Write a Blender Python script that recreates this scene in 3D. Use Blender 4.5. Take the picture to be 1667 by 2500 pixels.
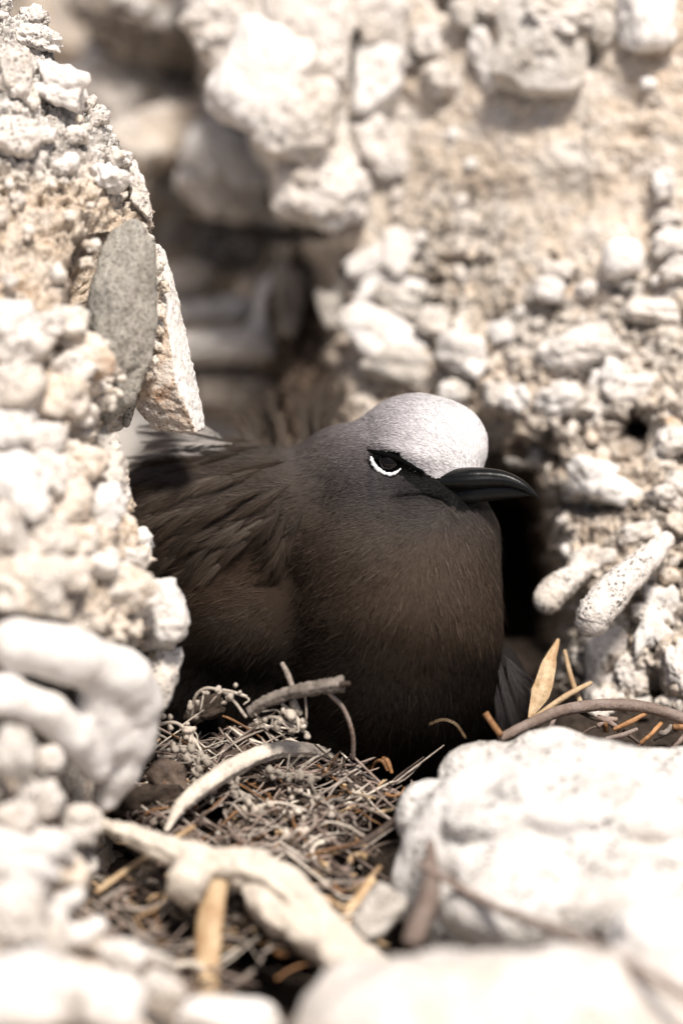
import bpy, math, random
import numpy as np
from math import radians, sin, cos, pi
random.seed(7); rng = np.random.default_rng(7)
sc = bpy.context.scene
for o in list(bpy.data.objects): bpy.data.objects.remove(o)

# ------------------------------------------------------------------ camera, sky, sun, exposure
PITCH = radians(25.0)
FOC = np.array([0.0, 0.0, 0.10])             # point in focus (metres), level with the bird's eye
Rv = np.array([1.0, 0.0, 0.0]); Fv = np.array([0.0, cos(PITCH), -sin(PITCH)]); Uv = np.array([0.0, sin(PITCH), cos(PITCH)])
DIST = 1.0
cam_d = bpy.data.cameras.new('camera'); cam = bpy.data.objects.new('camera', cam_d); sc.collection.objects.link(cam)
cam.location = tuple(FOC - Fv * DIST)
cam.rotation_euler = (pi / 2 - PITCH, 0, 0)
cam_d.sensor_fit = 'VERTICAL'; cam_d.sensor_height = 36; cam_d.sensor_width = 24
cam_d.lens = 36 * DIST / 0.33333
cam_d.clip_start = 0.05; cam_d.clip_end = 200
cam_d.dof.use_dof = True; cam_d.dof.focus_distance = DIST - 0.012; cam_d.dof.aperture_fstop = 3.2
cam_d.dof.aperture_blades = 0
sc.camera = cam

SUN_EL, SUN_AZ = radians(70), radians(150)   # azimuth measured from +Y clockwise: behind the camera, a touch right
sun_dir = np.array([sin(SUN_AZ) * cos(SUN_EL), cos(SUN_AZ) * cos(SUN_EL), sin(SUN_EL)])
world = bpy.data.worlds.new('World'); sc.world = world; world.use_nodes = True
wn = world.node_tree; bg = wn.nodes['Background']
sky = wn.nodes.new('ShaderNodeTexSky'); sky.sky_type = 'NISHITA'; sky.sun_disc = False
sky.sun_elevation = SUN_EL; sky.sun_rotation = SUN_AZ; sky.dust_density = 4.0; sky.air_density = 1.0; sky.ozone_density = 0.4
wn.links.new(sky.outputs[0], bg.inputs[0]); bg.inputs[1].default_value = 0.05
sun_d = bpy.data.lights.new('sun', 'SUN'); sun_d.energy = 3.3; sun_d.angle = radians(13); sun_d.color = (1.0, 0.945, 0.875)
sun = bpy.data.objects.new('sun', sun_d); sc.collection.objects.link(sun)
from mathutils import Vector
sun.rotation_euler = Vector(tuple(sun_dir)).to_track_quat('Z', 'Y').to_euler()
sun.location = tuple(sun_dir * 3)
sc.view_settings.view_transform = 'Standard'; sc.view_settings.look = 'None'
sc.view_settings.exposure = 0.84; sc.view_settings.gamma = 1.0
sc.cycles.use_denoising = True; sc.cycles.max_bounces = 6; sc.cycles.diffuse_bounces = 2
sc.cycles.glossy_bounces = 2; sc.cycles.transparent_max_bounces = 6

# ------------------------------------------------------------------ helpers: places
PXCM = 75.0
def V(px, py, w):
    """reference pixel + depth behind focus plane (cm) -> view coordinates (cm)"""
    px = np.asarray(px, float); py = np.asarray(py, float); w = np.asarray(w, float)
    k = (100 * DIST + w) / (100 * DIST)
    return np.stack(np.broadcast_arrays((px - 833.5) / PXCM * k, (1250 - py) / PXCM * k, w), -1)
def W(v):
    """view cm -> world m"""
    v = np.asarray(v, float) * 0.01
    return FOC + v[..., 0:1] * Rv + v[..., 1:2] * Uv + v[..., 2:3] * Fv
def P(px, py, w): return W(V(px, py, w))
def toview(p):
    d = (np.asarray(p) - FOC) * 100
    return np.stack([d @ Rv, d @ Uv, d @ Fv], -1)
def topix(v):
    k = (100 * DIST + v[..., 2]) / (100 * DIST)
    return v[..., 0] / k * PXCM + 833.5, 1250 - v[..., 1] / k * PXCM

# ------------------------------------------------------------------ helpers: noise
def _h(ix, iy, iz, s):
    h = (ix.astype(np.uint32) * np.uint32(374761393) + iy.astype(np.uint32) * np.uint32(668265263)
         + iz.astype(np.uint32) * np.uint32(2147483647 - 12345) + np.uint32((s * 974711 + 1013) & 0xffffffff))
    h = (h ^ (h >> np.uint32(13))) * np.uint32(1274126177)
    h = (h ^ (h >> np.uint32(16))) * np.uint32(2246822519)
    return h ^ (h >> np.uint32(13))
def vnoise(p, s=0):
    i = np.floor(p).astype(np.int64); f = p - i; f = f * f * f * (f * (f * 6 - 15) + 10)
    r = 0
    for dx in (0, 1):
        wx = f[..., 0] if dx else 1 - f[..., 0]
        for dy in (0, 1):
            wy = f[..., 1] if dy else 1 - f[..., 1]
            for dz in (0, 1):
                wz = f[..., 2] if dz else 1 - f[..., 2]
                r = r + wx * wy * wz * (_h(i[..., 0] + dx, i[..., 1] + dy, i[..., 2] + dz, s).astype(float) / 4294967295.0)
    return r * 2 - 1
def fbm(p, o=4, s=0, g=0.5):
    a = 1; r = 0; t = 0; q = np.array(p, float)
    for k in range(o):
        r = r + a * vnoise(q, s + k * 17); t += a; a *= g; q = q * 2.03 + 11.7
    return r / t
def worley(p, s=0):
    i = np.floor(p).astype(np.int64); f = p - i; best = np.full(p.shape[:-1], 9.0)
    for dx in (-1, 0, 1):
        for dy in (-1, 0, 1):
            for dz in (-1, 0, 1):
                a, b, c = i[..., 0] + dx, i[..., 1] + dy, i[..., 2] + dz
                h = _h(a, b, c, s)
                jx = (h & np.uint32(1023)).astype(float) / 1023; jy = ((h >> np.uint32(10)) & np.uint32(1023)).astype(float) / 1023
                jz = ((h >> np.uint32(20)) & np.uint32(1023)).astype(float) / 1023
                d = (dx + jx - f[..., 0]) ** 2 + (dy + jy - f[..., 1]) ** 2 + (dz + jz - f[..., 2]) ** 2
                best = np.minimum(best, d)
    return np.sqrt(best)
def sstep(a, b, x):
    t = np.clip((x - a) / (b - a), 0, 1); return t * t * (3 - 2 * t)

# ------------------------------------------------------------------ helpers: objects
def tag(o, label=None, cat=None, group=None, kind=None):
    if label: o['label'] = label
    if cat: o['category'] = cat
    if group: o['group'] = group
    if kind: o['kind'] = kind
    return o
def empty(name, loc, **k):
    o = bpy.data.objects.new(name, None); sc.collection.objects.link(o); o.location = tuple(loc); o.empty_display_size = 0.01
    return tag(o, **k)
def mesh_data(name, v, faces, smooth=True):
    me = bpy.data.meshes.new(name)
    v = np.asarray(v, np.float32)
    me.vertices.add(len(v)); me.vertices.foreach_set('co', v.ravel())
    if isinstance(faces, np.ndarray): faces = [faces]
    tot = []; idx = []
    for fa in faces:
        fa = np.asarray(fa)
        if len(fa) == 0: continue
        tot.append(np.full(len(fa), fa.shape[1], np.int32)); idx.append(fa.ravel().astype(np.int32))
    tot = np.concatenate(tot); idx = np.concatenate(idx)
    me.loops.add(len(idx)); me.loops.foreach_set('vertex_index', idx)
    me.polygons.add(len(tot)); st = np.concatenate([[0], np.cumsum(tot)[:-1]]).astype(np.int32)
    me.polygons.foreach_set('loop_start', st)
    me.polygons.foreach_set('use_smooth', np.full(len(tot), smooth, bool))
    me.update(calc_edges=True)
    return me
def mk(name, wv, faces, mat, parent=None, loc=None, smooth=True, attrs=None, **k):
    """mesh object from world vertices; origin at loc (world) or the centre"""
    wv = np.asarray(wv, float)
    loc = np.array(loc, float) if loc is not None else (wv.min(0) + wv.max(0)) / 2
    me = mesh_data(name, wv - loc, faces, smooth)
    if mat: me.materials.append(mat)
    for an, av in (attrs or {}).items():
        av = np.asarray(av, np.float32)
        if av.ndim == 1:
            a = me.attributes.new(an, 'FLOAT', 'POINT'); a.data.foreach_set('value', av)
        else:
            if av.shape[1] == 3: av = np.concatenate([av, np.ones((len(av), 1), np.float32)], 1)
            a = me.attributes.new(an, 'FLOAT_COLOR', 'POINT'); a.data.foreach_set('color', av.ravel())
    o = bpy.data.objects.new(name, me); sc.collection.objects.link(o)
    if parent is not None:
        pl = np.array(parent.location)
        if parent.parent: pl = pl + np.array(parent.parent.location)
        o.parent = parent; o.location = tuple(loc - pl)
    else: o.location = tuple(loc)
    return tag(o, **k)

def grid_faces(n, m, wrap=False):
    i = np.arange(n - 1)[:, None] * m; mm = m if wrap else m - 1
    j = np.arange(mm)[None, :]; j2 = (j + 1) % m
    return np.stack([i + j, i + j2, i + m + j2, i + m + j], -1).reshape(-1, 4)

def grid_normals(g):
    a = np.gradient(g, axis=0); b = np.gradient(g, axis=1)
    n = np.cross(a, b); return n / (np.linalg.norm(n, axis=-1, keepdims=True) + 1e-12)

def surface_nets(fn, lo, hi, res):
    lo = np.array(lo, float); hi = np.array(hi, float)
    n = np.ceil((hi - lo) / res).astype(int) + 1
    ax = [lo[i] + np.arange(n[i]) * res for i in range(3)]
    X, Y, Z = np.meshgrid(*ax, indexing='ij')
    f = fn(np.stack([X, Y, Z], -1))
    s = f < 0
    nx, ny, nz = n
    cs = [(0,0,0),(1,0,0),(0,1,0),(1,1,0),(0,0,1),(1,0,1),(0,1,1),(1,1,1)]
    sub = lambda a, c: a[c[0]:nx-1+c[0], c[1]:ny-1+c[1], c[2]:nz-1+c[2]]
    cnt = sum(sub(s, c).astype(np.int8) for c in cs)
    act = (cnt > 0) & (cnt < 8)
    ids = np.argwhere(act); cid = np.full(act.shape, -1, np.int64); cid[act] = np.arange(len(ids))
    F = [f[ids[:, 0]+c[0], ids[:, 1]+c[1], ids[:, 2]+c[2]] for c in cs]
    acc = np.zeros((len(ids), 3)); k = np.zeros(len(ids))
    for a in range(8):
        for b in range(a + 1, 8):
            if sum(abs(cs[a][i] - cs[b][i]) for i in range(3)) != 1: continue
            m = (F[a] < 0) != (F[b] < 0)
            t = np.where(m, F[a] / np.where(m, F[a] - F[b], 1), 0)
            pt = np.array(cs[a])[None] + t[:, None] * (np.array(cs[b]) - np.array(cs[a]))[None]
            acc += np.where(m[:, None], pt, 0); k += m
    v = lo + (ids + acc / k[:, None]) * res
    Q = []
    for d in range(3):
        e1, e2 = (d + 1) % 3, (d + 2) % 3
        sl0 = [slice(None)] * 3; sl1 = [slice(None)] * 3
        sl0[d] = slice(0, n[d]-1); sl1[d] = slice(1, n[d])
        for e in (e1, e2): sl0[e] = slice(1, n[e]-1); sl1[e] = slice(1, n[e]-1)
        a = s[tuple(sl0)]; b = s[tuple(sl1)]
        w = np.argwhere(a != b)
        flip = a[tuple(w.T)]
        off = np.zeros(3, int); off[e1] = 1; off[e2] = 1
        c11 = w + off
        u1 = np.zeros(3, int); u1[e1] = 1; u2 = np.zeros(3, int); u2[e2] = 1
        q = np.stack([cid[tuple((c11 - u1 - u2).T)], cid[tuple((c11 - u2).T)], cid[tuple(c11.T)], cid[tuple((c11 - u1).T)]], -1)
        q[~flip] = q[~flip][:, ::-1]
        Q.append(q)
    return v, np.concatenate(Q)

def ell(p, c, r, rot=None):
    d = p - np.array(c)
    if rot is not None: d = d @ rot
    r = np.array(r); k0 = np.linalg.norm(d / r, axis=-1); k1 = np.linalg.norm(d / (r * r), axis=-1)
    return k0 * (k0 - 1) / (k1 + 1e-9)
def smin(a, b, k):
    h = np.maximum(k - np.abs(a - b), 0) / k
    return np.minimum(a, b) - h * h * k * 0.25
def rotz(deg):
    a = radians(deg); return np.array([[cos(a), -sin(a), 0], [sin(a), cos(a), 0], [0, 0, 1]])
def roty(deg):
    a = radians(deg); return np.array([[cos(a), 0, sin(a)], [0, 1, 0], [-sin(a), 0, cos(a)]])
def rotx(deg):
    a = radians(deg); return np.array([[1, 0, 0], [0, cos(a), -sin(a)], [0, sin(a), cos(a)]])

_ico = {}
def ico(level):
    if level in _ico: return _ico[level]
    import bmesh
    bm = bmesh.new(); bmesh.ops.create_icosphere(bm, subdivisions=level, radius=1)
    v = np.array([tuple(x.co) for x in bm.verts]); f = np.array([[x.index for x in fc.verts] for fc in bm.faces]); bm.free()
    _ico[level] = (v, f); return v, f

def rnd_rot(seed):
    q = np.random.default_rng(seed).normal(size=4); q /= np.linalg.norm(q); a, b, c, d = q
    return np.array([[1-2*(c*c+d*d), 2*(b*c-a*d), 2*(b*d+a*c)], [2*(b*c+a*d), 1-2*(b*b+d*d), 2*(c*d-a*b)], [2*(b*d-a*c), 2*(c*d+a*b), 1-2*(b*b+c*c)]])

def stone(name, px, py, w, rx, ry, mat, parent=None, rw=None, rot=0, tilt=0, seed=0, lump=None, rough=None, level=None, box=None, pits=None, cut=None, **k):
    """an irregular stone: displaced, part-boxed, optionally faceted ellipsoid. radii in reference pixels"""
    kk = (100 + w) / 100 / PXCM
    r = np.array([rx, ry, rw if rw else min(rx, ry)]) * kk
    g0 = np.random.default_rng(seed + 77)
    if lump is None: lump = g0.uniform(.18, .40)
    if rough is None: rough = g0.uniform(.05, .11)
    if box is None: box = g0.uniform(0, .45)
    if cut is None: cut = int(g0.integers(0, 3))
    if pits is None: pits = g0.choice([0, .06, .14])
    if level is None: level = 3 if max(rx, ry) < 30 else (4 if max(rx, ry) < 90 else 5)
    v, f = ico(level)
    s = np.random.default_rng(seed + 991)
    u = v.copy()
    if box > 0:
        l = (np.abs(u) ** (2 + box * 6)).sum(1) ** (1 / (2 + box * 6)); u = u / l[:, None]
    off = s.uniform(-50, 50, 3)
    rad = 1 + lump * fbm(u * 1.3 + off, 2, seed) * 1.6 + lump * 0.5 * fbm(u * 3.1 + off, 2, seed + 5)
    for _ in range(cut):                    # broken facets
        n = s.normal(size=3); n /= np.linalg.norm(n); d0 = s.uniform(0.62, 0.9)
        pr = (u * rad[:, None]) @ n
        u2 = u * rad[:, None] - np.maximum(pr - d0, 0)[:, None] * n * 0.92
        rad = np.linalg.norm(u2, axis=1); u = u2 / rad[:, None]
    p = u * rad[:, None] * r
    n = u / r; n /= np.linalg.norm(n, axis=1, keepdims=True)
    p = p + n * (rough * r.min() * 2.2 * fbm(p * 3.0 / max(r.min(), .15) + off, 4, seed + 9, 0.6))[:, None]
    if pits > 0:
        wl = worley(p * 2.6 / max(r.min(), .2) + off, seed + 3); p = p - n * (pits * r.min() * sstep(0.42, 0.12, wl))[:, None]
    M = rotz(rot) @ rotx(tilt)
    p = p @ M.T
    c = V(px, py, w)
    return mk(name, W(p + c), f, mat, parent, loc=P(px, py, w), **k)

def frames(c):
    t = np.gradient(c, axis=0); t /= np.linalg.norm(t, axis=1, keepdims=True) + 1e-12
    ns = []; n = np.cross(t[0], [0.31, 0.2, 1.0]); n /= np.linalg.norm(n)
    for i in range(len(c)):
        n = n - (n @ t[i]) * t[i]; n /= np.linalg.norm(n) + 1e-12; ns.append(n)
    n = np.array(ns); return t, n, np.cross(t, n)
def resample(c, r, n):
    c = np.asarray(c, float); r = np.asarray(r, float)
    if len(c) > 2:        # catmull-rom
        cc = np.vstack([2 * c[0] - c[1], c, 2 * c[-1] - c[-2]]); out = []; ro = []
        seg = max(2, n // (len(c) - 1))
        for i in range(len(c) - 1):
            p0, p1, p2, p3 = cc[i:i + 4]; t = np.linspace(0, 1, seg, endpoint=(i == len(c) - 2))[:, None]
            out.append(0.5 * (2*p1 + (p2-p0)*t + (2*p0-5*p1+4*p2-p3)*t*t + (3*p1-p0-3*p2+p3)*t**3))
            ro.append(r[i] + (r[i + 1] - r[i]) * t[:, 0])
        return np.vstack(out), np.concatenate(ro)
    t = np.linspace(0, 1, n)[:, None]
    return c[0] + (c[1] - c[0]) * t, r[0] + (r[1] - r[0]) * t[:, 0]
def tube_geo(c, r, sides=10, n=24, cap='round', lump=0.0, rough=0.0, seed=0, flat=1.0, ridge=0.0):
    """c: view cm, r: cm -> verts (view cm), faces"""
    c, r = resample(c, np.maximum(r, 1e-4), n)
    if cap == 'round':          # half-sphere ends
        def endc(c0, d, r0):
            a = np.linspace(0, pi / 2, 6)[:-1]
            return [c0 + d * r0 * cos(x) for x in a], [max(r0 * sin(x), 1e-3 * r0) for x in a]
        d0 = c[0] - c[1]; d0 /= np.linalg.norm(d0) + 1e-12; d1 = c[-1] - c[-2]; d1 /= np.linalg.norm(d1) + 1e-12
        a, b = endc(c[0], d0, r[0]); e, g = endc(c[-1], d1, r[-1])
        c = np.vstack([a, c, e[::-1]]); r = np.concatenate([b, r, g[::-1]])
    t, nn, bb = frames(c)
    th = np.linspace(0, 2 * pi, sides, endpoint=False)
    rr = r[:, None] * np.ones(sides)[None]
    if ridge: rr = rr * (1 + ridge * np.sin(th * 5 + seed)[None] * 0.6 + ridge * np.sin(th * 9 + seed * 2.1)[None] * .5)
    p = c[:, None] + (nn[:, None] * np.cos(th)[None, :, None] + bb[:, None] * np.sin(th)[None, :, None] * flat) * rr[..., None]
    if lump or rough:
        nrm = (p - c[:, None]); nrm /= np.linalg.norm(nrm, axis=-1, keepdims=True) + 1e-9
        mr = r.mean(); q = p / max(mr, 1e-3)
        d = lump * fbm(q * 0.6 + seed * 3.3, 2, seed) + rough * fbm(q * 2.7 + seed, 3, seed + 4)
        p = p + nrm * (d * np.minimum(rr, mr))[..., None]
    m = len(c); f = grid_faces(m, sides, True)
    v = p.reshape(-1, 3)
    v = np.vstack([v, c[0], c[-1]]); a = len(v) - 2
    j = np.arange(sides); j2 = (j + 1) % sides
    tri = np.vstack([np.stack([j2, j, np.full(sides, a)], -1), np.stack([(m-1)*sides + j, (m-1)*sides + j2, np.full(sides, a + 1)], -1)])
    return v, [f, tri]
def tube(name, pts, radii, mat, parent=None, **k):
    """pts: (px,py,w) list; radii in px"""
    ta = {x: k.pop(x) for x in list(k) if x in ('sides', 'n', 'cap', 'lump', 'rough', 'seed', 'flat', 'ridge')}
    c = np.array([V(*p) for p in pts]); r = np.array([x / PXCM * (100 + p[2]) / 100 for x, p in zip(radii, pts)])
    v, f = tube_geo(c, r, **ta)
    return mk(name, W(v), f, mat, parent, **k)
def join_geo(parts):
    vs = []; groups = {}; off = 0
    for v, fs in parts:
        for f in (fs if isinstance(fs, list) else [fs]):
            if len(f): groups.setdefault(f.shape[1], []).append(f + off)
        vs.append(v); off += len(v)
    return np.vstack(vs), [np.vstack(g) for g in groups.values()]

# ------------------------------------------------------------------ materials
def newmat(name):
    m = bpy.data.materials.new(name); m.use_nodes = True
    nt = m.node_tree; b = nt.nodes['Principled BSDF']; return m, nt, b
class NB:
    def __init__(s, nt): s.nt = nt
    def n(s, t, **k):
        x = s.nt.nodes.new(t)
        for a, b in k.items(): setattr(x, a, b)
        return x
    def link(s, a, b): s.nt.links.new(a, b)
    def noise(s, vec, scale, detail=4, rough=0.55, dist=0.0):
        x = s.n('ShaderNodeTexNoise'); x.inputs['Scale'].default_value = scale; x.inputs['Detail'].default_value = detail
        x.inputs['Roughness'].default_value = rough; x.inputs['Distortion'].default_value = dist; s.link(vec, x.inputs['Vector']); return x.outputs[0]
    def vor(s, vec, scale, feature='F1'):
        x = s.n('ShaderNodeTexVoronoi', feature=feature); x.inputs['Scale'].default_value = scale; s.link(vec, x.inputs['Vector']); return x.outputs[0]
    def ramp(s, fac, a, b, lo=(0, 0, 0), hi=(1, 1, 1)):
        x = s.n('ShaderNodeMapRange'); x.clamp = True; x.interpolation_type = 'SMOOTHSTEP'
        x.inputs['From Min'].default_value = a; x.inputs['From Max'].default_value = b; s.link(fac, x.inputs['Value']); return x.outputs[0]
    def mix(s, fac, a, b, mode='MIX'):
        x = s.n('ShaderNodeMix', data_type='RGBA', blend_type=mode)
        for sock, val in ((x.inputs[0], fac), (x.inputs[6], a), (x.inputs[7], b)):
            if isinstance(val, (int, float)): sock.default_value = val
            elif isinstance(val, tuple): sock.default_value = (*val, 1) if len(val) == 3 else val
            else: s.link(val, sock)
        return x.outputs[2]
    def math(s, op, a, b=0.0):
        x = s.n('ShaderNodeMath', operation=op)
        for i, val in enumerate((a, b)):
            if isinstance(val, (int, float)): x.inputs[i].default_value = val
            else: s.link(val, x.inputs[i])
        return x.outputs[0]
    def bump(s, h, strength, dist, prev=None):
        x = s.n('ShaderNodeBump'); x.inputs['Strength'].default_value = strength; x.inputs['Distance'].default_value = dist
        s.link(h, x.inputs['Height'])
        if prev is not None: s.link(prev, x.inputs['Normal'])
        return x.outputs[0]

def rock_mat(name, base, second, mix_bias=0.5, stain=(0.30, 0.17, 0.08), stain_amt=0.3, speck=(0.05, 0.045, 0.04), speck_amt=0.5, bump=0.6, sc_=1.0, tint=False, pore=0.4, prm_=(.40, .58)):
    m, nt, b = newmat(name); N = NB(nt)
    tc = N.n('ShaderNodeTexCoord'); oi = N.n('ShaderNodeObjectInfo')
    off = N.math('MULTIPLY', oi.outputs['Random'], 3.0)
    va = N.n('ShaderNodeVectorMath', operation='ADD'); N.link(tc.outputs['Object'], va.inputs[0]); N.link(off, va.inputs[1]); vec = va.outputs[0]
    big = N.noise(vec, 45 * sc_, 3); mid = N.noise(vec, 190 * sc_, 4); fine = N.noise(vec, 900 * sc_, 3); st = N.noise(vec, 80 * sc_, 4, 0.6, 0.4)
    f = N.ramp(N.math('ADD', big, N.math('MULTIPLY', mid, 0.5)), 0.75 - (mix_bias - .5) * .6 - 0.12, 0.75 - (mix_bias - .5) * .6 + 0.12)
    col = N.mix(f, base, second)
    if tint:
        at = N.n('ShaderNodeAttribute', attribute_name='tint'); col = N.mix(at.outputs['Fac'], col, (0.55, 0.43, 0.315))
    col = N.mix(N.math('MULTIPLY', N.ramp(st, 0.55, 0.72), stain_amt), col, stain)
    # fine grain of lighter / darker sand
    col = N.mix(N.math('MULTIPLY', N.ramp(fine, 0.35, 0.7), 0.35), col, (0.78, 0.74, 0.70))
    pr = N.vor(vec, 480 * sc_); pr2 = N.vor(vec, 1100 * sc_); prm = N.noise(vec, 120 * sc_, 2)
    pm = N.math('MULTIPLY', N.math('MAXIMUM', N.ramp(pr, 0.36, 0.18), N.ramp(pr2, 0.34, 0.16)), N.ramp(prm, *prm_))
    mot = N.noise(vec, 420 * sc_, 3, .65); col = N.mix(N.math('MULTIPLY', N.ramp(mot, 0.56, 0.70), speck_amt * .55), col, (0.26, 0.21, 0.165))
    col = N.mix(N.math('MULTIPLY', pm, speck_amt), col, speck)
    if tint:
        pa = N.n('ShaderNodeAttribute', attribute_name='pale'); col = N.mix(N.math('MULTIPLY', pa.outputs['Fac'], N.math('SUBTRACT', 1.0, N.math('MULTIPLY', pm, .9))), col, (0.70, 0.665, 0.63))
        dk = N.n('ShaderNodeAttribute', attribute_name='lichen'); dn = N.noise(vec, 330, 4, .7)
        col = N.mix(N.math('MULTIPLY', dk.outputs['Fac'], N.ramp(dn, 0.42, 0.6)), col, (0.085, 0.075, 0.062))
        dr = N.n('ShaderNodeAttribute', attribute_name='shade_dirt'); col = N.mix(dr.outputs['Fac'], col, N.mix(N.ramp(mid, .45, .65), (0.045, 0.030, 0.020), (0.15, 0.105, 0.075)))  # dark brown: painted shade of recesses plus random soiling
    nt.links.new(col, b.inputs['Base Color']); b.inputs['Roughness'].default_value = 0.9
    b.inputs['Specular IOR Level'].default_value = 0.25
    h = N.math('ADD', N.math('MULTIPLY', mid, 0.5), N.math('MULTIPLY', fine, 0.35))
    nb = N.bump(h, bump, 0.0022 / sc_)
    nb = N.bump(pm, -1.0 * pore, 0.0009 / sc_, nb) if False else N.bump(N.math('MULTIPLY', pm, -1.0), pore, 0.0010 / sc_, nb)
    nt.links.new(nb, b.inputs['Normal'])
    return m

M_MATRIX = rock_mat('coral_conglomerate', (0.58, 0.475, 0.37), (0.66, 0.60, 0.53), 0.5, stain=(0.42, 0.25, 0.13), stain_amt=0.5, speck_amt=0.6, bump=0.9, tint=True)
M_CORAL = rock_mat('bleached_coral', (0.66, 0.605, 0.555), (0.56, 0.49, 0.42), 0.4, stain=(0.45, 0.33, 0.22), stain_amt=0.4, speck_amt=0.7, bump=0.8, pore=.7)
M_CORALS = rock_mat('smooth_coral', (0.71, 0.67, 0.635), (0.62, 0.57, 0.52), 0.35, stain=(0.5, 0.4, 0.3), stain_amt=0.25, speck_amt=0.3, bump=0.45, pore=0.3)
M_GREY = rock_mat('grey_speckled_stone', (0.25, 0.23, 0.19), (0.31, 0.285, 0.24), 0.5, stain=(0.14, 0.12, 0.09), stain_amt=0.5, speck=(0.02, 0.018, 0.015), speck_amt=1.0, bump=0.8, sc_=1.9, prm_=(.15, .40))
M_GREYL = rock_mat('pale_grey_stone', (0.54, 0.50, 0.455), (0.42, 0.375, 0.325), 0.5, stain=(0.3, 0.26, 0.2), stain_amt=0.4, speck_amt=0.5, bump=0.8)
M_SHARD = rock_mat('stained_shell_rock', (0.50, 0.35, 0.23), (0.58, 0.50, 0.43), 0.5, stain=(0.27, 0.11, 0.035), stain_amt=1.0, speck=(0.10, 0.05, 0.03), speck_amt=0.7, bump=0.6, sc_=1.3)
M_DARKR = rock_mat('shade_brown_rock', (0.11, 0.082, 0.06), (0.28, 0.225, 0.175), 0.45, stain=(0.09, 0.06, 0.04), stain_amt=0.7, speck_amt=0.6, bump=1.0, sc_=0.7)  # brown rock, base colour lowered to carry shade missing in the crevice
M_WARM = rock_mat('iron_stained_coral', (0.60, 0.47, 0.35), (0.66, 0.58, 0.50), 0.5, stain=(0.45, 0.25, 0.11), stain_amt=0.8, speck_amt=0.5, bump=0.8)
M_SHADE = rock_mat('shade_black_rock', (0.022, 0.016, 0.012), (0.07, 0.052, 0.038), 0.45, stain=(0.02, 0.014, 0.01), stain_amt=0.7, speck_amt=0.6, bump=1.0, sc_=0.7)  # near-black colour stands in for shade in the crevice cavities
M_BEIGE = rock_mat('beige_rock', (0.50, 0.40, 0.30), (0.56, 0.49, 0.42), 0.5, stain_amt=0.35, speck_amt=0.3, bump=0.8, sc_=0.7)
M_BOULD = rock_mat('porous_white_coral', (0.70, 0.665, 0.63), (0.56, 0.515, 0.47), 0.38, stain=(0.30, 0.27, 0.23), stain_amt=0.6, speck=(0.12, 0.105, 0.09), speck_amt=0.8, bump=0.9, sc_=0.6, pore=.8)

def wood_mat(name, c1, c2, dark=(0.06, 0.04, 0.03), gloss=0.7, dk=0.5, vr=.7):
    m, nt, b = newmat(name); N = NB(nt)
    tc = N.n('ShaderNodeTexCoord'); oi = N.n('ShaderNodeObjectInfo')
    va = N.n('ShaderNodeVectorMath', operation='ADD'); N.link(tc.outputs['Object'], va.inputs[0]); N.link(N.math('MULTIPLY', oi.outputs['Random'], 3.0), va.inputs[1]); vec = va.outputs[0]
    n1 = N.noise(vec, 160, 4); n2 = N.noise(vec, 620, 4, .7); n3 = N.noise(vec, 300, 3)
    col = N.mix(N.ramp(n1, 0.35, 0.65), c1, c2)
    col = N.mix(N.math('MULTIPLY', N.ramp(n2, 0.5, 0.72), dk), col, dark)
    hs = N.n('ShaderNodeHueSaturation'); N.link(col, hs.inputs['Color'])
    N.link(N.math('ADD', N.math('MULTIPLY', oi.outputs['Random'], vr), 1 - vr / 2), hs.inputs['Value'])
    nt.links.new(hs.outputs[0], b.inputs['Base Color']); b.inputs['Roughness'].default_value = gloss
    b.inputs['Specular IOR Level'].default_value = 0.3
    nt.links.new(N.bump(N.math('ADD', n3, N.math('MULTIPLY', n2, .5)), 0.7, 0.0012), b.inputs['Normal'])
    return m
M_WPALE = wood_mat('bleached_driftwood', (0.68, 0.60, 0.50), (0.55, 0.48, 0.41), (0.16, 0.12, 0.09), dk=0.45, vr=.15)
M_WGREY = wood_mat('weathered_grey_twig', (0.33, 0.28, 0.24), (0.19, 0.155, 0.13))
M_WDARK = wood_mat('dark_rotten_twig', (0.055, 0.038, 0.030), (0.10, 0.072, 0.055), (0.02, 0.014, 0.01))
M_STRAW = wood_mat('dry_straw', (0.46, 0.34, 0.21), (0.34, 0.22, 0.12), (0.16, 0.08, 0.03), 0.5, dk=0.35)
M_ORANGE = wood_mat('orange_bark', (0.34, 0.17, 0.07), (0.22, 0.11, 0.05), (0.05, 0.025, 0.01), 0.5)
M_SEED = wood_mat('dried_seed_pod', (0.46, 0.40, 0.34), (0.33, 0.28, 0.23), (0.14, 0.11, 0.09), 0.8, dk=0.3)
M_LITTER = wood_mat('dark_leaf_litter', (0.030, 0.020, 0.014), (0.060, 0.042, 0.030), (0.012, 0.009, 0.007), 0.9)
M_VINE = wood_mat('purplish_brown_vine', (0.21, 0.150, 0.120), (0.29, 0.225, 0.19), (0.08, 0.05, 0.04), 0.6)

#@@STRUCTURE
# ------------------------------------------------------------------ ground
def ground():
    n = 120; xs = np.sign(np.linspace(-1, 1, n)) * np.abs(np.linspace(-1, 1, n)) ** 2.4 * 30
    X, Y = np.meshgrid(xs, xs, indexing='ij'); pts = np.stack([X, Y, 0 * X], -1)
    Z = -0.035 + 0.02 * fbm(pts * 6, 3, 3) * np.clip(np.abs(X) + np.abs(Y), 0, 1)
    g = np.stack([X, Y, Z], -1)
    mk('ground', g.reshape(-1, 3), grid_faces(n, n), M_BEIGE, loc=(0, 0, 0), kind='structure')
ground()

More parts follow.
